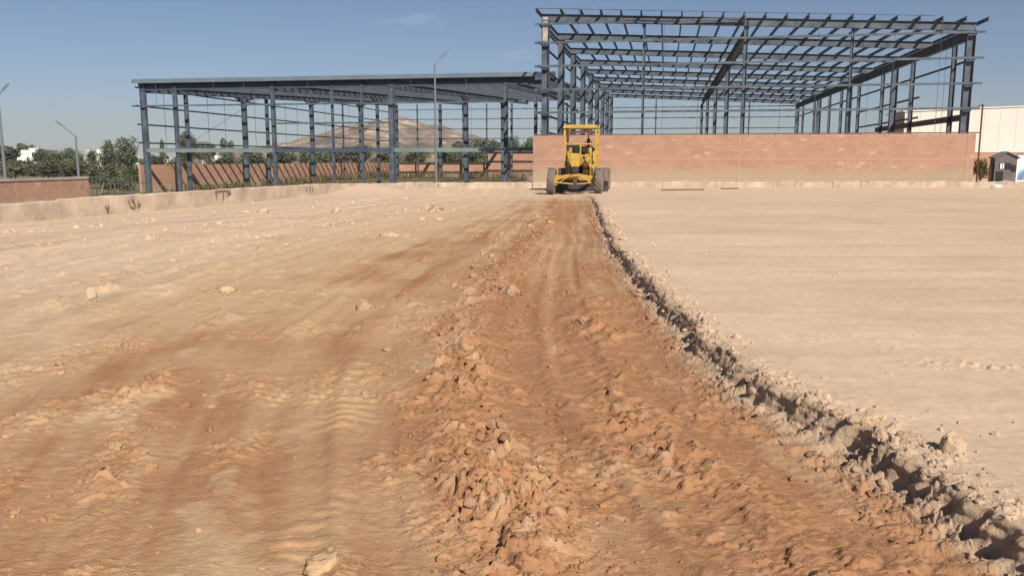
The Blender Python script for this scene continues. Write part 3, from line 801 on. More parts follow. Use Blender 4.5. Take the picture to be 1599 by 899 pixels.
# ------------------------------------------------------------------ low concrete wall round the yard
def low_wall(path, tops, label, seg, rough, name='concrete_wall'):
    path = [Vector((p[0], p[1], 0)) for p in path]
    root = empty(name, path[0])
    rr = random.Random(5)
    acc = [0.0]
    for a, b in zip(path[:-1], path[1:]): acc.append(acc[-1] + (b - a).length)
    def at(s):
        for i in range(len(path) - 1):
            if s <= acc[i + 1] or i == len(path) - 2:
                t = (s - acc[i]) / (acc[i + 1] - acc[i])
                return path[i].lerp(path[i + 1], t), tops[i] + (tops[i + 1] - tops[i]) * t
    s = 0.0
    out = []
    while s < acc[-1] - 0.3:
        ln = min(seg * rr.uniform(0.85, 1.15), acc[-1] - s)
        n = max(2, int(ln / 0.22))
        mb = MB()
        rows = []
        dz = rr.uniform(-0.02, 0.02)
        for k in range(n + 1):
            q = s + 0.008 + (ln - 0.016) * k / n
            p, tz = at(q)
            p2, _ = at(min(q + 0.1, acc[-1])); p1, _ = at(max(q - 0.1, 0))
            tdir = (p2 - p1).normalized(); nd = Vector((-tdir.y, tdir.x, 0))
            t = tz + dz + rough * (fbm(np.array([q * 1.7]), np.array([3.1]), 3, 90)[0] * 1.6 + rr.uniform(-0.5, 0.3))
            j = rough * 0.25
            w = 0.09
            rows.append([p + nd * (w + 0.02) + Z * -1.2, p + nd * (w + rr.uniform(-j, j)) + Z * (t - 0.035), p + nd * (w - 0.03) + Z * t, p - nd * (w - 0.03) + Z * (t + rr.uniform(-j, j)), p - nd * (w + rr.uniform(-j, j)) + Z * (t - 0.04), p - nd * (w + 0.02) + Z * -1.2])
        vs = [v - path[0] for r in rows for v in r]
        m = 6
        fs = [tuple(range(m - 1, -1, -1)), tuple(n * m + i for i in range(m))]
        for k in range(n):
            for i in range(m):
                fs.append((k * m + i, k * m + (i + 1) % m, (k + 1) * m + (i + 1) % m, (k + 1) * m + i))
        mb.add(vs, fs)
        mb.build('wall_panel', M['concrete'], root)
        s += ln
    return tag(root, label, 'wall'), at
wl_left, at_left = low_wall([(-20.0, -8), (-12.78, 20.94), (-11.2, 26.2), (-9.45, 32.7), (-7.5, 40.0), (-4.0, 47.0), (1.15, 49.6)], [0.60, 0.63, 0.66, 0.70, 0.60, 0.47, 0.42],
         'low pale concrete parapet running along the left side of the dirt yard', 3.1, 0.018)
wl_right, at_right = low_wall([(1.2, 49.62), (6.0, 50.2), (16.5, 49.7), (30.0, 48.6), (58.0, 46.2)], [0.40, 0.42, 0.44, 0.47, 0.50],
         'low ragged concrete kerb at the foot of the tall salmon block wall', 1.6, 0.06)

# brown scrawled marks on the parapet
def scrawl(origin, tdir, strokes, parent, w=0.035):
    nrm = Vector((tdir.y, -tdir.x, 0))
    for st in strokes:
        mb = MB()
        for a, b in zip(st[:-1], st[1:]):
            pa = origin + tdir * a[0] + Z * a[1] + nrm * 0.006; pb = origin + tdir * b[0] + Z * b[1] + nrm * 0.006
            mb.bar(pa, pb, w, 0.006, nrm.cross(pb - pa))
        mb.build('painted_stroke', M['mark'], parent)
for (y0, zc, strokes) in (
    (29.2, 0.46, [[(0, .16), (.55, .18), (.95, .14)], [(.08, .16), (.06, -.12)], [(.45, .14), (.5, .0), (.42, -.16)], [(.75, .12), (.95, .06), (.72, 0)]]),
    (25.1, 0.42, [[(0, .1), (.05, -.1), (.25, -.16)], [(.12, .14), (.3, -.12)], [(.4, .05), (.38, -.15), (.5, -.02)]]),
    (24.2, 0.30, [[(0, .08), (.12, -.05)], [(.14, .1), (.06, -.1)]]),
    (35.4, 0.46, [[(0, .12), (.02, -.1)], [(.3, .14), (.32, -.12)], [(.5, .1), (.52, -.08)]]),
    (46.6, 0.25, [[(0, .1), (.2, .12), (.22, -.02), (.05, -.04), (0, .1)]])):
    x0 = np.interp(y0, WALLX[:, 1], WALLX[:, 0]); x1 = np.interp(y0 + 1, WALLX[:, 1], WALLX[:, 0])
    td = Vector((x1 - x0, 1, 0)).normalized()
    nrm = Vector((td.y, -td.x, 0))
    scrawl(Vector((x0, y0, 0)) + nrm * 0.128 + Z * zc - Vector((-20.0, -8, 0)), td, strokes, wl_left)

# ------------------------------------------------------------------ rocks and clods
def rock_verts(r, sub, seed, squash=(1, 1, 1), rough=0.35):
    import bmesh
    bm = bmesh.new(); bmesh.ops.create_icosphere(bm, subdivisions=sub, radius=1.0)
    v = np.array([p.co[:] for p in bm.verts]); f = np.array([[q.index for q in p.verts] for p in bm.faces])
    bm.free()
    rs = np.random.RandomState(seed)
    for _ in range(9):                               # planes broken off
        nrm = rs.normal(size=3); nrm /= np.linalg.norm(nrm)
        h = rs.uniform(0.55, 0.9)
        dd = v @ nrm - h
        v = v - np.clip(dd, 0, None)[:, None] * nrm[None, :] * 0.92
    off = rs.rand(3) * 50
    nn = fbm(v[:, 0] * 1.8 + off[0], v[:, 1] * 1.8 + v[:, 2] * 1.3 + off[1], 4, seed % 50)
    v = v * (1 + rough * 0.5 * nn)[:, None]
    return v * np.array(squash)[None, :] * r, f

def soil_at(x, y):
    z, c = yard(np.array([x]), np.array([y]), True)
    return z[0], c[0]

rock_list = [
    (-4.90, 9.62, (0.075, 0.065, 0.125), 2, (0.60, 0.50, 0.37), 'upright pale stone standing alone on the left side of the dirt yard'),
    (-7.35, 17.0, (0.10, 0.09, 0.11), 3, (0.52, 0.40, 0.28), 'small tan lump standing up on the far left tracks'),
    (-11.2, 18.4, (0.34, 0.25, 0.10), 4, (0.47, 0.36, 0.25), 'flat tan clod at the left picture edge below the parapet'),
    (-0.80, 3.32, (0.08, 0.07, 0.05), 5, (0.55, 0.41, 0.26), 'pale broken clod at the bottom edge, left of the windrow'),
    (2.31, 4.22, (0.075, 0.06, 0.10), 9, (0.47, 0.36, 0.23), 'largest brown clod sitting on top of the cut edge'),
    (2.17, 4.42, (0.07, 0.05, 0.04), 10, (0.40, 0.27, 0.19), 'flat reddish clod left of the largest clod on the cut edge'),
    (2.05, 4.70, (0.13, 0.10, 0.07), 11, (0.50, 0.39, 0.25), 'rounded tan clod bulging from the cut edge'),
    (-0.02, 10.4, (0.17, 0.12, 0.12), 12, (0.55, 0.43, 0.31), 'largest pale clod halfway along the windrow'),
    (-1.72, 9.6, (0.12, 0.10, 0.10), 16, (0.50, 0.36, 0.24), 'tan clump sitting alone left of the windrow'),
    (-3.60, 10.5, (0.12, 0.10, 0.09), 17, (0.50, 0.38, 0.26), 'low tan clump right of the upright pale stone'),
    (-2.72, 18.7, (0.26, 0.18, 0.14), 18, (0.52, 0.40, 0.28), 'tan heap of clods far up the left track'),
    (-2.55, 28.0, (0.55, 0.30, 0.20), 19, (0.42, 0.32, 0.21), 'dark tan heap on the far slope below the lamp post'),
    (-2.34, 4.75, (0.045, 0.04, 0.035), 20, (0.55, 0.42, 0.29), 'small pale stone in the left rut, upper of two'),
    (-2.22, 4.36, (0.04, 0.04, 0.045), 21, (0.55, 0.42, 0.29), 'small pale stone in the left rut, lower of two'),
    (-3.42, 7.35, (0.09, 0.08, 0.12), 22, (0.42, 0.29, 0.18), 'dark-sided brown clod left of centre on the rough track'),
    (0.75, 8.55, (0.12, 0.09, 0.07), 23, (0.44, 0.31, 0.20), 'brown clod alone on the smooth strip between windrow and cut'),
]
def rock_material(col, i):
    return mat('clod_%02d' % i, (col[0] * 0.92, col[1] * 0.90, col[2] * 0.88), 1.0, 0.13, 9, bump=0.7, bscale=45, spec=0.08)
for i, (x, y, sq, sd, col, lab) in enumerate(rock_list):
    v, f = rock_verts(1.0, 4, sd, sq, 0.5)
    me = np_mesh('dirt_clod', v, f, False)
    sc_ = soil_at(x, y)[1]
    o = link('dirt_clod', me, rock_material(tuple(0.5 * a + 0.5 * b for a, b in zip(col, sc_)), i))
    o.location = (x, y, yz(x, y) + sq[2] * (0.5 if i == 0 else 0.05))
    o.rotation_euler = (rnd.uniform(-.2, .2), rnd.uniform(-.2, .2), rnd.uniform(0, 6))
    tag(o, lab, 'dirt clod')

def scatter():
    rs = np.random.RandomState(11)
    protos = [rock_verts(1.0, 2, 100 + i, (1, rs.uniform(0.6, 0.95), rs.uniform(0.5, 0.85)), 0.6) for i in range(14)]
    pts = []
    def put(x, y, r): pts.append((x, y, r))
    for _ in range(1900):                            # along the lip and on its foot
        y = 2.6 + (rs.rand() ** 1.7) * 24
        dd = rs.normal(0.06, 0.15) if rs.rand() < 0.7 else -abs(rs.normal(0, 0.28))
        put(lip_x(y) + dd, y, min(0.004 + rs.exponential(0.006), 0.034) * (1 + y / 14))
    for _ in range(3200):                            # windrow
        y = 2.6 + (rs.rand() ** 1.6) * 22
        put(rid_x(y) + rs.normal(0, 0.26 + 0.012 * y), y, min(0.0035 + rs.exponential(0.0062), 0.04) * (1 + y / 14))
    for _ in range(900):                             # between windrow and cut
        y = 2.6 + (rs.rand() ** 1.6) * 10
        put(rid_x(y) + rs.rand() * (lip_x(y) - rid_x(y)), y, 0.003 + rs.exponential(0.004))
    for _ in range(420):                            # left field
        y = 3 + (rs.rand() ** 1.4) * 30
        put(rs.uniform(-0.62, 0.0) * y - 0.2, y, min(0.004 + rs.exponential(0.005), 0.03) * (1 + y / 14))
    for y0, y1, xa, xb, n in ((13, 19, -10.4, -6.6, 110), (17, 30, -6, -2.4, 140), (24, 36, -9.5, -4, 60), (3.2, 6, -2.5, -1.9, 110)):
        for _ in range(n):
            t = rs.rand(); y = y0 + t * (y1 - y0)
            put(xa + t * (xb - xa) + rs.normal(0, 0.3 if y0 > 10 else 0.12), y, min(0.005 + rs.exponential(0.007), 0.04) * (1 + y / 16))
    for _ in range(160):                             # strays on the rolled side
        y = 4 + rs.rand() ** 1.5 * 30
        put(lip_x(y) + 0.3 + abs(rs.normal(0, 0.16)) * y, y, 0.004 + rs.exponential(0.004) * (1 + y / 12))
    for (x, y, sq, *_r) in rock_list:                # chips fallen round every clod
        for _ in range(16):
            a = rs.rand() * 6.28; r = max(sq[0], sq[1]) * rs.uniform(0.7, 2.2)
            put(x + math.cos(a) * r, y + math.sin(a) * r, max(sq) * rs.uniform(0.04, 0.22))
    for _ in range(420):                             # broken lumps in rows over the left field
        y = 6 + rs.rand() ** 0.8 * 26
        row = (-2.6, -4.2, -6.0, -7.8)[rs.randint(4)]
        rxx = rid_x(y); rr2 = np.interp(y, [-4, 3.3, 4.6, 6.2, 8.2, 13.2, 20, 28, 40], [-1.8, -1.98, -2.3, -2.75, -3.1, -2.9, -2.1, -1.0, 0.4])
        x = rxx + row / 2 * max(rxx - rr2, 0.5) + rs.normal(0, 0.22)
        if fbm(np.array([y * 0.7]), np.array([row * 3.0]), 2, 110)[0] < 0.0: continue
        put(x, y, 0.012 + rs.exponential(0.018) * (0.6 + y / 20))
    P = np.array(pts)
    z, c = yard(P[:, 0], P[:, 1], True)
    V, F, CC = [], [], []; n = 0
    for k in range(len(P)):
        v, f = protos[k % 14]
        a = rs.rand() * 6.28
        R = np.array([[math.cos(a), -math.sin(a), 0], [math.sin(a), math.cos(a), 0], [0, 0, 1]])
        r = P[k, 2]
        w = (v * r) @ R.T + np.array([P[k, 0], P[k, 1], z[k] + 0.1 * r])
        V.append(w); F.append(f + n); n += len(v)
        CC.append(np.repeat((c[k] * rs.uniform(0.82, 1.02))[None, :], len(v), 0))
    me = np_mesh('loose_crumbs', np.concatenate(V), np.concatenate(F), False, np.clip(np.concatenate(CC), 0, 0.75))
    o = link('loose_crumbs', me, M['soil'])
    tag(o, 'small loose crumbs of earth strewn along the windrow and cut edge', 'loose soil', kind='stuff')
scatter()

# ------------------------------------------------------------------ motor grader
def tyre(parent, cx, cy, r, w, lean=0.0, name='wheel'):
    hub = empty(name, (cx, cy, r)); hub.parent = parent
    hub.rotation_euler = (0, lean, 0)
    hw = w / 2
    prof = [(-hw * .8, r * .56), (-hw, r * .72), (-hw * .95, r * .88), (-hw * .72, r * .955), (hw * .72, r * .955), (hw * .95, r * .88), (hw, r * .72), (hw * .8, r * .56)]
    MB().lathe(prof, (0, 0, 0), 'x', 32).build('tyre', M['rubber'], hub, smooth=False)
    lug = MB()
    n = 16
    for i in range(n):
        for sgn in (-1, 1):
            a0 = 2 * math.pi * (i + (0.5 if sgn > 0 else 0)) / n
            a1 = a0 + 0.30
            p0 = Vector((sgn * 0.01, math.cos(a1) * r * .965, math.sin(a1) * r * .965))
            p1 = Vector((sgn * hw * .93, math.cos(a0) * r * .945, math.sin(a0) * r * .945))
            nrm = Vector((0, math.cos(a0 + .15), math.sin(a0 + .15)))
            lug.bar(p0, p1, r * .085, r * .085, nrm)
    lug.build('tread_lug', M['rubber'], hub)
    MB().lathe([(-hw * .55, r * .08), (-hw * .62, r * .5), (-hw * .82, r * .58), (hw * .82, r * .58), (hw * .62, r * .5), (hw * .55, r * .08)], (0, 0, 0), 'x', 24).build('rim', M['yellow'], hub, smooth=False)
    MB().lathe([(-hw * .75, 0.001), (-hw * .75, r * .17), (hw * .75, r * .17), (hw * .75, 0.001)], (0, 0, 0), 'x', 14).build('hub', M['rust'], hub)
    return hub

def grader():
    gx, gy = 3.02, 40.3
    root = empty('motor_grader', (gx, gy, yz(gx, gy) - 0.02), -math.radians(10.0))
    Yl, Bk, Ru = M['yellow'], M['black'], M['rust']
    def P(name, mb, m, parent=root, bevel=0.0): return mb.build(name, m, parent, bevel=bevel)
    # front wheels, axle
    for sx in (-1, 1):
        tyre(root, sx * 1.13, 0, 0.64, 0.36, math.radians(3.5))
    ax = MB()
    ax.extrude([(-0.09, -0.10), (0.09, -0.10), (0.09, 0.10), (-0.09, 0.10)], (-0.92, 0, 0.80), (-0.12, 0, 0.92), Z)
    ax.extrude([(-0.09, -0.10), (0.09, -0.10), (0.09, 0.10), (-0.09, 0.10)], (0.12, 0, 0.92), (0.92, 0, 0.80), Z)
    ax.box(-0.121, 0.121, -0.13, 0.13, 0.80, 1.04)
    P('front_axle', ax, Yl, bevel=0.01)
    P('lean_bar', MB().bar((-0.9, -0.16, 0.60), (0.0, -0.16, 0.52), 0.06, 0.06).bar((0.0, -0.16, 0.52), (0.9, -0.16, 0.60), 0.06, 0.06), Yl)
    P('tie_rod', MB().tube((-0.9, 0.2, 0.66), (0.9, 0.2, 0.66), 0.025), Bk)
    P('kingpin', MB().box(-0.10, 0.10, -0.20, -0.131, 0.42, 0.88), Ru, bevel=0.01)
    for sx in (-1, 1):
        P('spindle', MB().box(sx * 0.93 - 0.07, sx * 0.93 + 0.07, -0.10, 0.10, 0.45, 0.95), Yl, bevel=0.012)
    # main frame: nose, gooseneck
    P('nose_plate', MB().box(-0.20, 0.20, -0.26, -0.20, 1.34, 1.96), Yl, bevel=0.012)
    P('tow_hitch', MB().box(-0.16, 0.16, -0.24, 0.1, 1.06, 1.335), M['blade'], bevel=0.02)
    P('gooseneck', MB().add([(-.15, -.199, 1.345), (.15, -.199, 1.345), (.15, -.199, 1.78), (-.15, -.199, 1.78), (-.15, 1.5, 1.45), (.15, 1.5, 1.45), (.15, 1.5, 1.80), (-.15, 1.5, 1.80), (-.15, 3.4, 1.25), (.15, 3.4, 1.25), (.15, 3.4, 1.62), (-.15, 3.4, 1.62)],
                            [(0, 3, 2, 1), (0, 1, 5, 4), (1, 2, 6, 5), (2, 3, 7, 6), (3, 0, 4, 7), (4, 5, 9, 8), (5, 6, 10, 9), (6, 7, 11, 10), (7, 4, 8, 11), (8, 9, 10, 11)]), Yl)
    # steering and lift gear stacked round the nose
    for sx in (-1, 1):
        P('side_frame', MB().bar((sx * 0.62, 2.6, 0.95), (sx * 0.66, 3.0, 2.1), 0.10, 0.10, (0, 1, 0)), Yl)
        P('lift_cylinder', MB().tube((sx * 0.55, 2.3, 0.70), (sx * 0.50, 2.2, 2.0), 0.055).tube((sx * 0.5, 2.2, 2.0), (sx * 0.49, 2.18, 2.25), 0.09), Yl)
        P('lift_arm', MB().bar((sx * 0.15, 2.2, 1.62), (sx * 0.55, 2.2, 1.52), 0.16, 0.12), Yl)
        P('gear_box', MB().box(sx * 0.40 - 0.12, sx * 0.40 + 0.12, 1.9, 2.15, 1.18, 1.45), Ru if sx > 0 else Yl, bevel=0.02)
        P('hose', MB().path([(sx * 0.2, 1.9, 1.75), (sx * 0.33, 1.8, 1.5), (sx * 0.42, 1.85, 1.1), (sx * 0.30, 2.0, 0.8)], 0.022), Bk)
        P('control_shaft', MB().tube((sx * 0.28, 1.6, 1.35), (sx * 0.34, 3.2, 2.05), 0.025), Ru)
        P('control_shaft', MB().tube((sx * 0.40, 1.9, 1.30), (sx * 0.46, 3.2, 2.0), 0.022), Yl)
    for sx in (-1, 1):
        P('side_upright', MB().box(sx * 0.76 - 0.045, sx * 0.76 + 0.045, 3.02, 3.12, 0.62, 1.299), Yl)
        P('side_step', MB().box(sx * 0.66 - 0.10, sx * 0.66 + 0.10, 2.9, 3.3, 0.55, 0.60), Ru)
        P('link_rod', MB().bar((sx * 0.70, 2.4, 0.75), (sx * 0.36, 2.5, 1.75), 0.05, 0.05), Ru)
        P('valve_block', MB().box(sx * 0.58 - 0.08, sx * 0.58 + 0.08, 2.55, 2.75, 1.45, 1.62), Ru, bevel=0.01)
    P('hydraulic_tank', MB().box(-0.72, 0.72, 3.0, 3.08, 0.85, 1.28), Bk)
    P('power_box', MB().box(0.12, 0.62, 2.45, 2.85, 0.95, 1.30), Yl, bevel=0.02)
    P('power_box', MB().box(-0.62, -0.14, 2.5, 2.85, 0.98, 1.22), Yl, bevel=0.02)
    P('hydraulic_block', MB().box(0.26, 0.50, 2.2, 2.44, 1.55, 1.95), Yl, bevel=0.02)
    P('hydraulic_block', MB().box(-0.56, -0.32, 2.3, 2.5, 1.0, 1.5), Ru, bevel=0.02)
    P('belly_guard', MB().box(-0.45, 0.14, 2.9, 3.0, 0.75, 1.3), M['blade'])
    for hx, hz, m_ in ((-0.46, 1.72, Yl), (-0.50, 1.38, Ru), (0.46, 1.70, Yl), (0.34, 1.42, Ru), (0.56, 1.40, Yl), (-0.34, 1.52, Yl)):
        P('linkage_knuckle', MB().tube((hx, 1.72, hz), (hx + 0.03, 1.9, hz - 0.02), 0.085, 10).box(hx - 0.05, hx + 0.05, 1.66, 1.72, hz - 0.12, hz + 0.02), m_)
    for k2 in range(4):
        xx = -0.6 + 0.4 * k2
        P('hose', MB().path([(xx, 1.95, 1.85), (xx + 0.06, 1.8, 1.55), (xx - 0.02, 1.75, 1.3), (xx + 0.12, 1.85, 1.02)], 0.02), Bk)
    for sx in (-1, 1):
        P('track_rod', MB().tube((sx * 0.88, -0.12, 0.52), (sx * 0.16, -0.22, 0.95), 0.03), Yl)
        P('wheel_bracket', MB().box(sx * 0.78 - 0.06, sx * 0.78 + 0.06, 0.12, 0.24, 0.75, 1.28), Ru, bevel=0.015)
    # drawbar, circle, moldboard
    P('drawbar', MB().bar((0, 0.1, 0.72), (-0.55, 2.0, 0.66), 0.09, 0.12).bar((0, 0.1, 0.72), (0.55, 2.0, 0.66), 0.09, 0.12), Yl)
    P('circle', MB().lathe([(0.62, 0.52), (0.62, 0.66), (0.70, 0.66), (0.70, 0.52)], (0, 2.35, 0), 'z', 32), Ru)
    cur = [(0.0, 0.03), (0.07, 0.16), (0.10, 0.30), (0.09, 0.45), (0.03, 0.60)]
    mbv = []
    for x in (-1.4, 1.4):
        off = 2.35 + x * 0.07
        mbv += [(x, off + a, h) for a, h in cur] + [(x, off + a + 0.03, h) for a, h in cur[::-1]]
    k = 10
    fs = [tuple(range(k - 1, -1, -1)), tuple(range(k, 2 * k))] + [(i, (i + 1) % k, k + (i + 1) % k, k + i) for i in range(k)]
    P('moldboard', MB().add(mbv, fs), M['blade'])
    P('cutting_edge', MB().bar((-1.4, 2.24, 0.06), (1.4, 2.436, 0.06), 0.12, 0.02, Z), Ru)
    # cab: open frame, roof, glazing bars
    cab = empty('cab', (-0.08, 3.1, 1.30)); cab.parent = root
    def K(name, mb, m, bevel=0.0): return mb.build(name, m, cab, bevel=bevel)
    cw, cd = 0.80, 1.45
    for x in (-1, 1):
        for y in (0, cd):
            K('post', MB().box(x * cw - 0.055, x * cw + 0.055, y - 0.055, y + 0.055, 0.0, 1.93), Yl, 0.012)
        K('side_panel', MB().box(x * cw - 0.02, x * cw + 0.02, 0.056, cd - 0.056, 0.0, 0.62), Yl)
        K('roof_rail', MB().box(x * cw - 0.05, x * cw + 0.05, 0.057, cd - 0.057, 1.80, 1.925), Yl, 0.01)
        K('side_rail', MB().box(x * cw - 0.025, x * cw + 0.025, 0.057, cd - 0.057, 1.14, 1.20), Yl)
    K('roof', MB().add([(-.88, -.14, 1.935), (.88, -.14, 1.935), (.88, cd + .14, 1.935), (-.88, cd + .14, 1.935), (-.88, -.14, 2.03), (.88, -.14, 2.03), (.88, cd + .14, 2.03), (-.88, cd + .14, 2.03), (-.76, 0, 2.12), (.76, 0, 2.12), (.76, cd, 2.12), (-.76, cd, 2.12)],
                       [(0, 3, 2, 1), (0, 1, 5, 4), (1, 2, 6, 5), (2, 3, 7, 6), (3, 0, 4, 7), (4, 5, 9, 8), (5, 6, 10, 9), (6, 7, 11, 10), (7, 4, 8, 11), (8, 9, 10, 11)]), Yl, 0.02)
    K('sun_visor', MB().box(-0.74, 0.74, -0.05, -0.02, 1.70, 1.80), Ru)
    K('window_bar', MB().box(-0.744, 0.744, -0.035, 0.035, 1.12, 1.19), Yl, 0.008)
    K('window_bar', MB().box(-0.02, 0.05, -0.033, 0.033, 0.62, 1.119), Yl, 0.008)
    K('cowl', MB().box(-0.744, 0.744, -0.04, 0.04, 0.50, 0.619), Yl, 0.01)
    K('window_glass', MB().box(-0.70, -0.06, -0.006, 0.006, 0.64, 1.10), M['glass'])
    K('floor', MB().box(-0.78, 0.78, 0.06, cd - 0.06, 0.0, 0.05), Ru)
    K('seat', MB().box(-0.26, 0.26, 0.75, 1.2, 0.42, 0.56).box(-0.26, 0.26, 1.15, 1.27, 0.561, 1.05), Bk, 0.03)
    K('dashboard', MB().box(0.08, 0.66, 0.12, 0.34, 0.72, 1.02), Bk, 0.02)
    K('steering_column', MB().tube((0.0, 0.2, 0.3), (0.0, 0.45, 1.02), 0.03), Bk)
    st = MB()
    ring = [(0.22 * math.cos(a), 0.45 + 0.18 * math.sin(a), 1.05 + 0.10 * math.sin(a)) for a in [i * math.pi / 8 for i in range(17)]]
    st.path(ring, 0.018, 6)
    K('steering_wheel', st, Bk)
    for i in range(4):
        K('lever', MB().tube((0.25 + 0.1 * i, 0.3, 0.9), (0.24 + 0.1 * i, 0.36, 1.24), 0.014, 6).tube((0.24 + 0.1 * i, 0.36, 1.24), (0.24 + 0.1 * i, 0.37, 1.30), 0.03, 6), Bk)
        K('lever', MB().tube((-0.25 - 0.1 * i, 0.3, 0.9), (-0.24 - 0.1 * i, 0.36, 1.22), 0.014, 6), Bk)
    K('rear_bar', MB().box(-0.744, 0.744, cd - 0.03, cd + 0.03, 0.60, 0.68), Yl)
    # engine behind, exhaust, tandems
    P('engine_hood', MB().box(-0.42, 0.42, 4.62, 6.65, 1.02, 1.90), Yl, bevel=0.04)
    P('radiator_grille', MB().box(-0.36, 0.36, 6.651, 6.70, 1.05, 1.8), Bk)
    P('rear_frame', MB().box(-0.38, 0.38, 3.3, 6.7, 0.80, 1.0), Yl)
    P('muffler', MB().tube((0.16, 5.2, 2.0), (0.16, 5.2, 2.75), 0.10, 12), Bk)
    P('exhaust_pipe', MB().tube((0.16, 5.2, 1.85), (0.16, 5.2, 2.0), 0.045).tube((0.16, 5.2, 2.75), (0.16, 5.2, 3.25), 0.035), Ru)
    P('air_cleaner', MB().tube((-0.2, 5.6, 1.9), (-0.2, 5.6, 2.2), 0.09, 12), Yl)
    for sx in (-1, 1):
        P('tandem_case', MB().box(sx * 0.80 - 0.09, sx * 0.80 + 0.09, 4.3, 6.3, 0.42, 0.78), Yl, bevel=0.03)
        for y in (4.65, 5.98):
            tyre(root, sx * 1.10, y, 0.62, 0.36)
        P('headlamp', MB().tube((sx * 0.62, 2.95, 2.15), (sx * 0.62, 3.05, 2.15), 0.08, 12), M['glass'])
    tag(root, 'yellow motor grader with an open cab parked before the salmon block wall', 'motor grader')
grader()

# ------------------------------------------------------------------ things lying in the yard
def bar_thing(x0, y0, x1, y1, lab):
    a = Vector((x0, y0, yz(x0, y0) + 0.02)); b = Vector((x1, y1, yz(x1, y1) + 0.02))
    root = empty('steel_bar', a)
    MB().bar(Vector((0, 0, 0)), b - a, 0.07, 0.10).build('bar', M['rust'], root)
    tag(root, lab, 'steel bar', 'steel bars on the rolled ground')
bar_thing(7.85, 44.3, 10.2, 44.9, 'longer dark bar lying on the rolled ground right of the grader')
bar_thing(11.5, 46.4, 12.5, 46.7, 'shorter dark bar lying close to the ragged kerb')
v, f = rock_verts(1.0, 4, 71, (0.34, 0.22, 0.17), 0.4)
o = link('sack', np_mesh('sack', v, f, True), M['bag']); o.location = (26.9, 47.0, yz(26.9, 47.0) + 0.12)
tag(o, 'crumpled white sack against the kerb in front of the guard booth', 'sack')

# ------------------------------------------------------------------ street lamps
def lamp(x, y, z0, ztop, arm, label, r=0.075, lean=0.0):
    root = empty('street_lamp', (x, y, z0))
    h = ztop - z0
    top = Vector((lean * h, 0, h))
    MB().tube((0, 0, 0), top, r * 1.3, 10, r * 0.75).build('pole', M['pole'], root)
    MB().box(-0.2, 0.2, -0.2, 0.2, 0, 0.03).build('base_plate', M['pole'], root)
    a = top - Z * 0.05; b = top + Vector(arm)
    MB().tube(a, b, r * 0.55, 8, r * 0.4).build('arm', M['pole'], root)
    d = Vector(arm).normalized()
    MB().bar(b - d * 0.1, b + d * 0.55, 0.2, 0.09, Z.cross(d)).build('lamp_head', M['pole'], root, bevel=0.03)
    tag(root, label, 'street lamp')
lamp(-4.75, 53.0, -0.95, 7.5, (0.52, 0.2, 0.55), 'slim street lamp rising in front of the low steel frame', 0.07)
lamp(-37.9, 74.0, -0.95, 3.75, (-1.35, 0.3, 0.95), 'street lamp with a long arm above the trees at left', 0.10)
lamp(-31.75, 53.0, -0.95, 5.6, (0.12, 0.4, 0.4), 'street lamp cut by the left picture edge', 0.085)
# thin pole on the right
root = empty('utility_pole', (28.35, 51.6, 0.27))
MB().tube((0, 0, 0), (0, 0, 4.75), 0.05, 8).build('pole', M['rust'], root)
MB().tube((0, 0, 4.65), (-0.3, 0, 4.65), 0.025, 6).build('bracket', M['rust'], root)
MB().tube((0, 0, 0.0), (0, 0, 0.05), 0.11, 10).build('base_plate', M['rust'], root)
tag(root, 'thin dark pole between the salmon wall end and the guard booth', 'pole')

# ------------------------------------------------------------------ white warehouse, grey shed, booth and sign on the right
def warehouse():
    a = Vector((30.3, 66.0, 0.2))
    root = empty('warehouse', a)
    Lw = 17.0
    def Q(u, v, z): return E * u + D * v + Z * (z - 0.2)
    def top(u): return 5.35 + 0.035 * u
    n = 15
    for i in range(n):
        u0, u1 = i * Lw / n + 0.006, (i + 1) * Lw / n - 0.006
        mb = MB()
        vs = []
        for v in (-0.06, 0.0):
            vs += [Q(u0, v, 2.25), Q(u1, v, 2.25), Q(u1, v, top(u1)), Q(u0, v, top(u0))]
        mb.add(vs, [(0, 1, 2, 3), (7, 6, 5, 4), (0, 4, 5, 1), (1, 5, 6, 2), (2, 6, 7, 3), (3, 7, 4, 0)])
        mb.build('cladding_panel', M['clad'], root)
    body = []
    for v in (0.02, 5.0):
        body += [Q(0.02, v, 0.2), Q(Lw - .02, v, 0.2), Q(Lw - .02, v, top(Lw) - 0.02), Q(0.02, v, top(0) - 0.02)]
    MB().add(body, [(0, 1, 2, 3), (7, 6, 5, 4), (0, 4, 5, 1), (1, 5, 6, 2), (3, 7, 4, 0)]).build('wall', M['clad'], root)
    rv = []
    for v in (-0.15, 5.2):
        rv += [Q(-0.15, v, top(-0.15) + 0.0), Q(Lw + .2, v, top(Lw)), Q(Lw + .2, v, top(Lw) + 0.07), Q(-0.15, v, top(-.15) + 0.07)]
    MB().add(rv, [(0, 1, 2, 3), (7, 6, 5, 4), (0, 4, 5, 1), (1, 5, 6, 2), (2, 6, 7, 3), (3, 7, 4, 0)]).build('roof', M['white_wall'], root)
    MB().extrude([(0, -0.09), (2.05, -0.09), (2.05, 0.0), (0, 0.0)], Q(0, -0.02, 0.2), Q(Lw, -0.02, 0.2), Z).build('plinth', M['block_far'], root)
    tag(root, 'cream clad warehouse on the right beyond the salmon wall', 'warehouse')
warehouse()
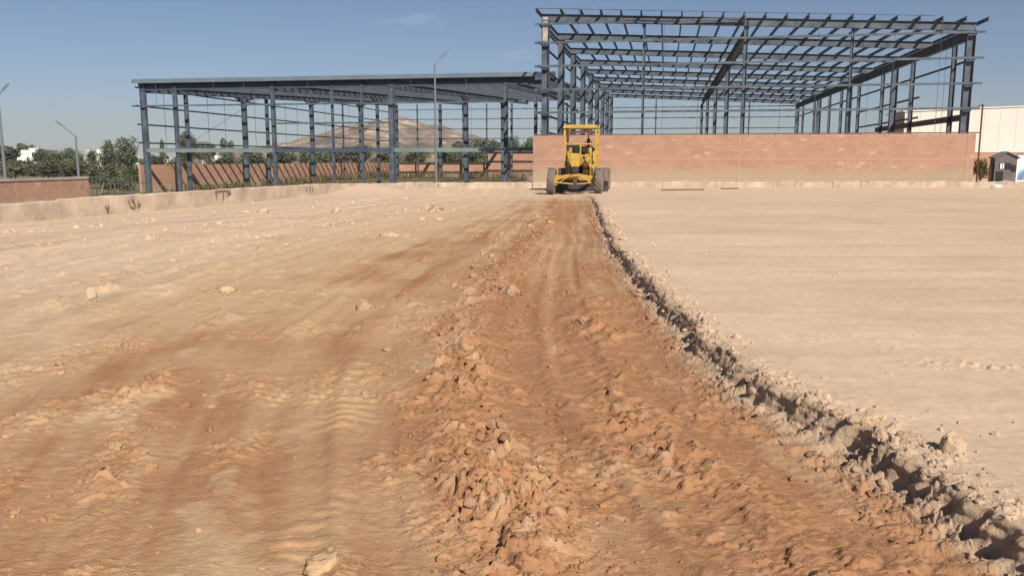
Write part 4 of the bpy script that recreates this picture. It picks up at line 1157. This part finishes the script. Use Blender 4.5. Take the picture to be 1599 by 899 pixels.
def shed():
    root = empty('shed', (38.0, 92.0, -0.95))
    MB().box(0, 4.2, 0, 4, 0, 5.2).build('wall', M['booth_roof'], root)
    MB().box(-0.35, 4.5, -0.3, 4.3, 5.2, 5.5).build('roof', M['grey_wall'], root)
    MB().box(0.6, 1.8, -0.02, 0.02, 3.2, 4.2).build('window', M['glass'], root)
    MB().box(-0.6, 7, -0.4, -0.1, 3.0, 3.3).build('canopy', M['steel_red'], root)
    tag(root, 'grey flat-roofed box building seen through the right side of the tall frame', 'building')
shed()
def booth():
    root = empty('guard_booth', (29.95, 52.6, 0.27), -math.radians(12))
    w, d, h = 1.30, 0.9, 1.55
    MB().box(0, w, 0, d, 0, h).build('wall', M['booth'], root)
    MB().add([(0, 0, h), (w, 0, h), (w / 2, 0, h + .32), (0, d, h), (w, d, h), (w / 2, d, h + .32)], [(0, 1, 2), (5, 4, 3), (0, 2, 5, 3), (1, 4, 5, 2), (0, 3, 4, 1)]).build('gable', M['booth'], root)
    for sx in (0, 1):
        a = Vector((-0.1 if sx == 0 else w + 0.1, -0.12, h - 0.03)); b = Vector((w / 2, -0.12, h + 0.34))
        q = [a, b, b + Z * 0.05, a + Z * 0.05]
        MB().add(q + [p + Vector((0, d + 0.24, 0)) for p in q], [(0, 1, 2, 3), (7, 6, 5, 4), (0, 4, 5, 1), (1, 5, 6, 2), (2, 6, 7, 3), (3, 7, 4, 0)]).build('roof_panel', M['booth_roof'], root)
    wf = MB().box(0.28, 0.92, -0.03, -0.002, 0.85, 1.22).build('window', M['opening'], root)
    for x0, x1, m in ((0.30, 0.40, 'white_wall'), (0.44, 0.52, 'white_wall'), (0.56, 0.90, 'glass')):
        MB().box(x0, x1, -0.042, -0.031, 0.87, 1.20).build('pane', M[m], wf)
    MB().box(0.96, 1.20, -0.04, -0.002, 0.72, 1.10).build('notice_board', M['opening'], root)
    MB().box(0.10, 0.52, -0.02, -0.002, 0.02, 0.72).build('door_panel', M['opening'], root)
    MB().box(w - 0.06, w + 0.012, -0.012, 0.05, 0, h - 0.02).build('corner_trim', M['sign_white'], root)
    MB().box(-0.16, -0.02, 0.2, 0.5, 0.0, 1.1).build('side_cabinet', M['booth'], root)
    tag(root, 'small grey gabled guard booth behind the kerb at right', 'guard booth')
booth()
def sign():
    root = empty('sign_panel', (31.35, 52.6, 0.27), -math.radians(4))
    MB().box(0, 3.2, 0, 0.06, 0, 1.72).build('panel', M['sign_white'], root)
    MB().box(-0.02, 3.22, -0.02, 0.08, 1.721, 1.80).build('top_rail', M['booth_roof'], root)
    def arc(r0, r1, y, m, nm, cx=0.55, cz=0.18):
        n = 20; vs = []
        for i in range(n + 1):
            a = math.pi * i / n
            for r in (r0, r1):
                vs += [(cx + r * math.cos(a), y, cz + r * math.sin(a)), (cx + r * math.cos(a), y - 0.004, cz + r * math.sin(a))]
        fs = []
        for i in range(n):
            k = i * 4
            fs += [(k + 1, k + 3, k + 7, k + 5), (k, k + 4, k + 6, k + 2), (k + 2, k + 6, k + 7, k + 3), (k, k + 1, k + 5, k + 4)]
        MB().add(vs, fs).build(nm, m, root)
    arc(0.01, 0.33, -0.003, M['sign_grey'], 'grey_arch')
    arc(0.335, 0.60, -0.003, M['sign_blue'], 'blue_arch', cx=0.62)
    arc(0.605, 0.80, -0.003, M['sign_teal'], 'teal_arch', cx=0.66)
    tag(root, 'white panel painted with grey, blue and teal arches at the right edge', 'sign')
sign()

# ------------------------------------------------------------------ picket fence at left
def fence():
    a = Vector((-29.9, 55.0, -0.95)); b = Vector((-26.2, 60.5, -0.95))
    root = empty('picket_fence', a)
    d = b - a; ln = d.length; d.normalize()
    for k in range(26):
        t = ln * k / 25
        MB().tube(d * t, d * t + Z * 1.25, 0.028, 5).build('picket', M['fence'], root)
    for z in (0.3, 1.0):
        MB().bar(d * -0.1 + Z * z, d * (ln + .1) + Z * z, 0.06, 0.04).build('rail', M['fence'], root)
    tag(root, 'low dark picket fence between the two salmon walls at left', 'fence')
fence()

# ------------------------------------------------------------------ houses far left
def house(px, Y, w, h, d, m, label, extra=None, zb=-0.95):
    x = (px - 800) / 1325.0 * Y
    root = empty('house', (x, Y, zb))
    MB().box(0, w, 0, d, 0, h).build('wall', M[m], root)
    MB().box(-0.08, w + 0.08, -0.08, d + 0.08, h, h + 0.22).build('parapet', M[m], root)
    n = max(1, int(w / 2.6))
    for i in range(n):
        cx = w * (i + 0.5) / n
        for z in ([h - 1.9] if h < 4.6 else [h - 1.9, h - 4.5]):
            wd = MB().box(cx - 0.5, cx + 0.5, -0.05, -0.004, z, z + 1.1).build('window', M['glass'], root)
            MB().box(cx - 0.04, cx + 0.04, -0.075, -0.051, z, z + 1.1).build('mullion', M[m], wd)
    if extra:
        for (x0, x1, z1) in extra:
            MB().box(x0, x1, 0.6, d - 0.6, h + 0.221, h + z1).build('roof_room', M[m], root)
    tag(root, label, 'house', 'houses beyond the trees')
house(13, 210, 7.0, 4.1, 7, 'white_wall', 'white flat-roofed house among trees at the far left', [(3.0, 5.0, 0.9)])
house(47, 205, 2.3, 5.2, 5, 'white_wall', 'narrow white stair tower next to the far-left white house')
house(57, 190, 2.4, 4.6, 5, 'grey_wall', 'narrow grey house end right of the far-left white house')
house(150, 215, 3.0, 4.2, 6, 'white_wall', 'white house with a stepped roofline left of the broad tree', [(0.1, 1.4, 1.0)])
house(136, 230, 1.6, 5.0, 5, 'white_wall', 'tiny white house end between the trees, left of the stepped white house')
house(74, 230, 3.2, 3.2, 5, 'white_wall', 'low white house just right of the grey house end')
house(255, 205, 4.2, 2.9, 6, 'white_wall', 'low pale house seen through the left bay of the low frame')
house(316, 215, 5.6, 3.2, 6, 'white_wall', 'white house behind the second bay of the low frame', [(2.5, 4.6, 0.5)])
house(208, 240, 1.8, 3.8, 5, 'white_wall', 'tiny white house at the right foot of the broad tree')

# ------------------------------------------------------------------ trees and shrubs
def crown_mesh(name, rx, rz, nleaf, leaf, seed, lobes=9, flat=0.0):
    rs = np.random.RandomState(seed)
    cs = []
    for i in range(lobes):
        a = rs.rand() * 6.28; r = rs.uniform(0.2, 0.72); zc = rs.uniform(-0.5, 0.6)
        cs.append((math.cos(a) * r * rx, math.sin(a) * r * rx, zc * rz, rs.uniform(0.32, 0.55)))
    cs.append((0, 0, 0.15 * rz, 0.6))
    pts, nrm = [], []
    per = nleaf // len(cs)
    for cx, cy, cz, s in cs:
        v = rs.normal(size=(per, 3)); v /= np.linalg.norm(v, axis=1)[:, None]
        rad = rs.uniform(0.45, 1.06, size=(per, 1)) ** 0.6
        p = v * rad * np.array([rx, rx, rz]) * s + np.array([cx, cy, cz])
        pts.append(p); nrm.append(v + rs.normal(0, 0.6, size=(per, 3)))
    p = np.concatenate(pts); n = np.concatenate(nrm); n /= np.linalg.norm(n, axis=1)[:, None]
    ref = np.where(np.abs(n[:, 2:3]) < 0.9, np.array([[0, 0, 1.0]]), np.array([[1.0, 0, 0]]))
    t = np.cross(n, ref); t /= np.linalg.norm(t, axis=1)[:, None]; b = np.cross(n, t)
    k = len(p); sz = leaf * rs.uniform(0.6, 1.3, size=(k, 1))
    V = np.stack([p - t * sz - b * sz * 0.6, p + t * sz - b * sz * 0.6, p + t * sz * 0.7 + b * sz * 0.7, p - t * sz * 0.7 + b * sz * 0.7], 1).reshape(-1, 3)
    return np_mesh(name, V, np.arange(4 * k).reshape(-1, 4), False)

def tree(px, top, Y, wpx, m, label, protos, zb=-0.95, name='tree', cat='tree', trunk=0.30, group='trees beyond the walls', k=0):
    x = (px - 800) / 1325.0 * Y
    ztop = CAMH + (250 - top) / 1325.0 * Y
    h = ztop - zb
    rx = wpx / 1325.0 * Y / 2
    root = empty(name, (x, Y, zb))
    crz = h * (1 - trunk) / 2
    me = protos[k % len(protos)].copy()
    me.materials.clear(); me.materials.append(M[m])
    c = bpy.data.objects.new('crown', me); C.objects.link(c); c.parent = root
    c.location = (0, 0, h - crz); c.scale = (rx, rx, crz); c.rotation_euler = (0, 0, k * 1.7)
    tr = MB()
    r = max(0.05, h * 0.028)
    tr.tube((0, 0, 0), (0.04 * h, 0.02 * h, h * 0.5), r, 7, r * 0.6)
    for i in range(5):
        a = i * 1.257 + k
        tr.tube((0.03 * h, 0.01 * h, h * (0.32 + 0.04 * i)), (math.cos(a) * rx * 0.55, math.sin(a) * rx * 0.55, h * (0.60 + 0.05 * i)), r * 0.45, 5, r * 0.15)
    tr.build('trunk', M['bark'], root)
    tag(root, label, cat, group)
protos = [crown_mesh('crown', 1.0, 1.0, 2600, 0.055, 200 + i, 10 + i) for i in range(5)]
TR = [
    (8, 226, 150, 70, 'grey_leaf', 'dark grey-green tree at the far left edge behind the lamp cut by the edge'),
    (42, 224, 235, 40, 'green_leaf', 'rounded green tree top behind the far-left white house'),
    (66, 233, 170, 30, 'grey_leaf', 'low tree between the grey house end and the long-armed lamp'),
    (88, 235, 160, 30, 'green_leaf', 'small tree just left of the long-armed lamp post'),
    (114, 231, 140, 34, 'grey_leaf', 'tree at the foot of the long-armed lamp post'),
    (143, 235, 150, 24, 'grey_leaf', 'small tree left of the stepped white house'),
    (172, 219, 100, 36, 'grey_leaf', 'left half of the broad tree pair beside the low frame'),
    (200, 216, 96, 42, 'grey_leaf', 'right half of the broad tree pair beside the low frame'),
    (22, 247, 110, 80, 'brown_leaf', 'brownish shrub mass above the capped wall at the left edge'),
    (72, 250, 105, 70, 'brown_leaf', 'brownish shrub mass above the middle of the capped wall'),
    (120, 250, 100, 66, 'brown_leaf', 'brownish shrub above the right end of the capped wall'),
    (160, 255, 80, 60, 'brown_leaf', 'dull green shrub right of the capped wall end'),
    (206, 258, 72, 42, 'green_leaf', 'bright green shrub beside the end of the striped wall'),
    (176, 272, 66, 56, 'grey_leaf', 'low shrub behind the picket fence'),
    (298, 206, 150, 44, 'brown_leaf', 'tall thin-leaved tree behind the first pair of low frame columns'),
    (326, 222, 165, 34, 'grey_leaf', 'smaller tree right of the tall thin-leaved tree'),
    (356, 216, 150, 26, 'grey_leaf', 'round tree standing clear against the sky behind the low frame'),
    (255, 219, 210, 10, 'green_leaf', 'slim cypress-like tree seen through the first low frame bay'),
    (240, 240, 150, 46, 'brown_leaf', 'low brown shrub at the left column of the low frame'),
    (280, 246, 140, 50, 'green_leaf', 'shrub behind the left part of the striped wall'),
    (345, 247, 150, 60, 'green_leaf', 'shrub below the round tree behind the striped wall'),
    (395, 236, 155, 60, 'grey_leaf', 'grey-green tree between round tree and the hill foot'),
    (440, 233, 165, 60, 'green_leaf', 'green tree at the left foot of the hill'),
    (490, 234, 160, 64, 'green_leaf', 'green tree below the left slope of the hill'),
    (535, 229, 165, 54, 'brown_leaf', 'yellowish tree below the left shoulder of the hill'),
    (568, 226, 165, 44, 'green_leaf', 'green tree nearly below the hill top'),
    (606, 233, 160, 56, 'green_leaf', 'green tree right below the hill top'),
    (650, 234, 165, 56, 'green_leaf', 'green tree left of the slim street lamp below the hill'),
    (700, 228, 170, 44, 'green_leaf', 'green tree just right of the slim street lamp'),
    (722, 221, 185, 36, 'grey_leaf', 'tree rising at the right foot of the hill'),
    (752, 217, 190, 40, 'grey_leaf', 'first of four dark trees between the hill and the tall frame'),
    (778, 218, 190, 34, 'grey_leaf', 'second of four dark trees between the hill and the tall frame'),
    (802, 215, 190, 26, 'green_leaf', 'third of four dark trees between the hill and the tall frame'),
    (824, 213, 190, 34, 'green_leaf', 'fourth of four dark trees, touching the tall frame corner column'),
    (742, 233, 165, 40, 'green_leaf', 'low green tree before the first of the four dark trees'),
    (795, 231, 175, 46, 'green_leaf', 'low green tree before the third of the four dark trees'),
]
for k, (px, top, Y, w, m, lab) in enumerate(TR):
    low = top > 243
    tree(px, top, Y, w, m, lab, protos, trunk=0.08 if low else 0.22, name='shrub' if low else 'tree', cat='shrub' if low else 'tree', k=k, group='shrubs beyond the walls' if low else 'trees beyond the walls')
tree(1533, 249, 52.5, 27, 'olive_leaf', 'olive shrub at the foot of the thin dark pole', protos, zb=0.27, trunk=0.05, name='shrub', cat='shrub', k=2, group='shrub by the pole')

def weeds():
    rs = np.random.RandomState(5)
    V = []
    def blade(x, y, z, h):
        a = rs.rand() * 6.28; w = 0.02 + 0.02 * rs.rand(); lx, ly = rs.normal(0, 0.25, 2) * h
        dx, dy = math.cos(a) * w, math.sin(a) * w
        V.extend([(x - dx, y - dy, z), (x + dx, y + dy, z), (x + lx + dx * .6, y + ly + dy * .6, z + h), (x + lx - dx * .6, y + ly - dy * .6, z + h)])
    for _ in range(5200):
        t = rs.rand()
        if t < 0.5:
            v = rs.rand() * 62; u = -0.4 + abs(rs.normal(0, 0.8)); hmax = 0.45 + 0.015 * v
        else:
            v = 62 - abs(rs.normal(0, 6)); u = rs.uniform(0, 32); hmax = 1.2
        if fbm(np.array([v * 0.25]), np.array([u * 0.25]), 2, 3)[0] < -0.12: continue
        p = P1 + E * u + D * v
        blade(p.x, p.y, -0.95, hmax * rs.uniform(0.3, 1.0))
    for _ in range(90):
        s = rs.rand()
        q = Vector((-9.6, 33.0, 0)).lerp(Vector((-27, 58, 0)), 0.25 + 0.75 * s) + Vector((rs.normal(0, 2), rs.normal(0, 2), 0))
        blade(q.x, q.y, -0.95, rs.uniform(0.5, 1.5))
    V = np.array(V)
    me = np_mesh('weeds', V, np.arange(len(V)).reshape(-1, 4), False)
    tag(link('weeds', me, M['dry']), 'dry brown weeds growing along the foot of the striped wall', 'weeds', kind='stuff')
weeds()

# ------------------------------------------------------------------ air
hz = MB().box(-2600, 2600, -60, 2700, -2.2, 130).build('haze', None)
hm = bpy.data.materials.new('haze'); hm.use_nodes = True
hn, hl = hm.node_tree.nodes, hm.node_tree.links
hn.remove(hn["Principled BSDF"])
pv = hn.new("ShaderNodeVolumePrincipled")
pv.inputs["Color"].default_value = (0.86, 0.89, 0.94, 1)
pv.inputs["Density"].default_value = 0.0002
pv.inputs["Anisotropy"].default_value = 0.2
hl.new(pv.outputs[0], hn["Material Output"].inputs["Volume"])
hz.data.materials.append(hm)
tag(hz, kind='stuff')
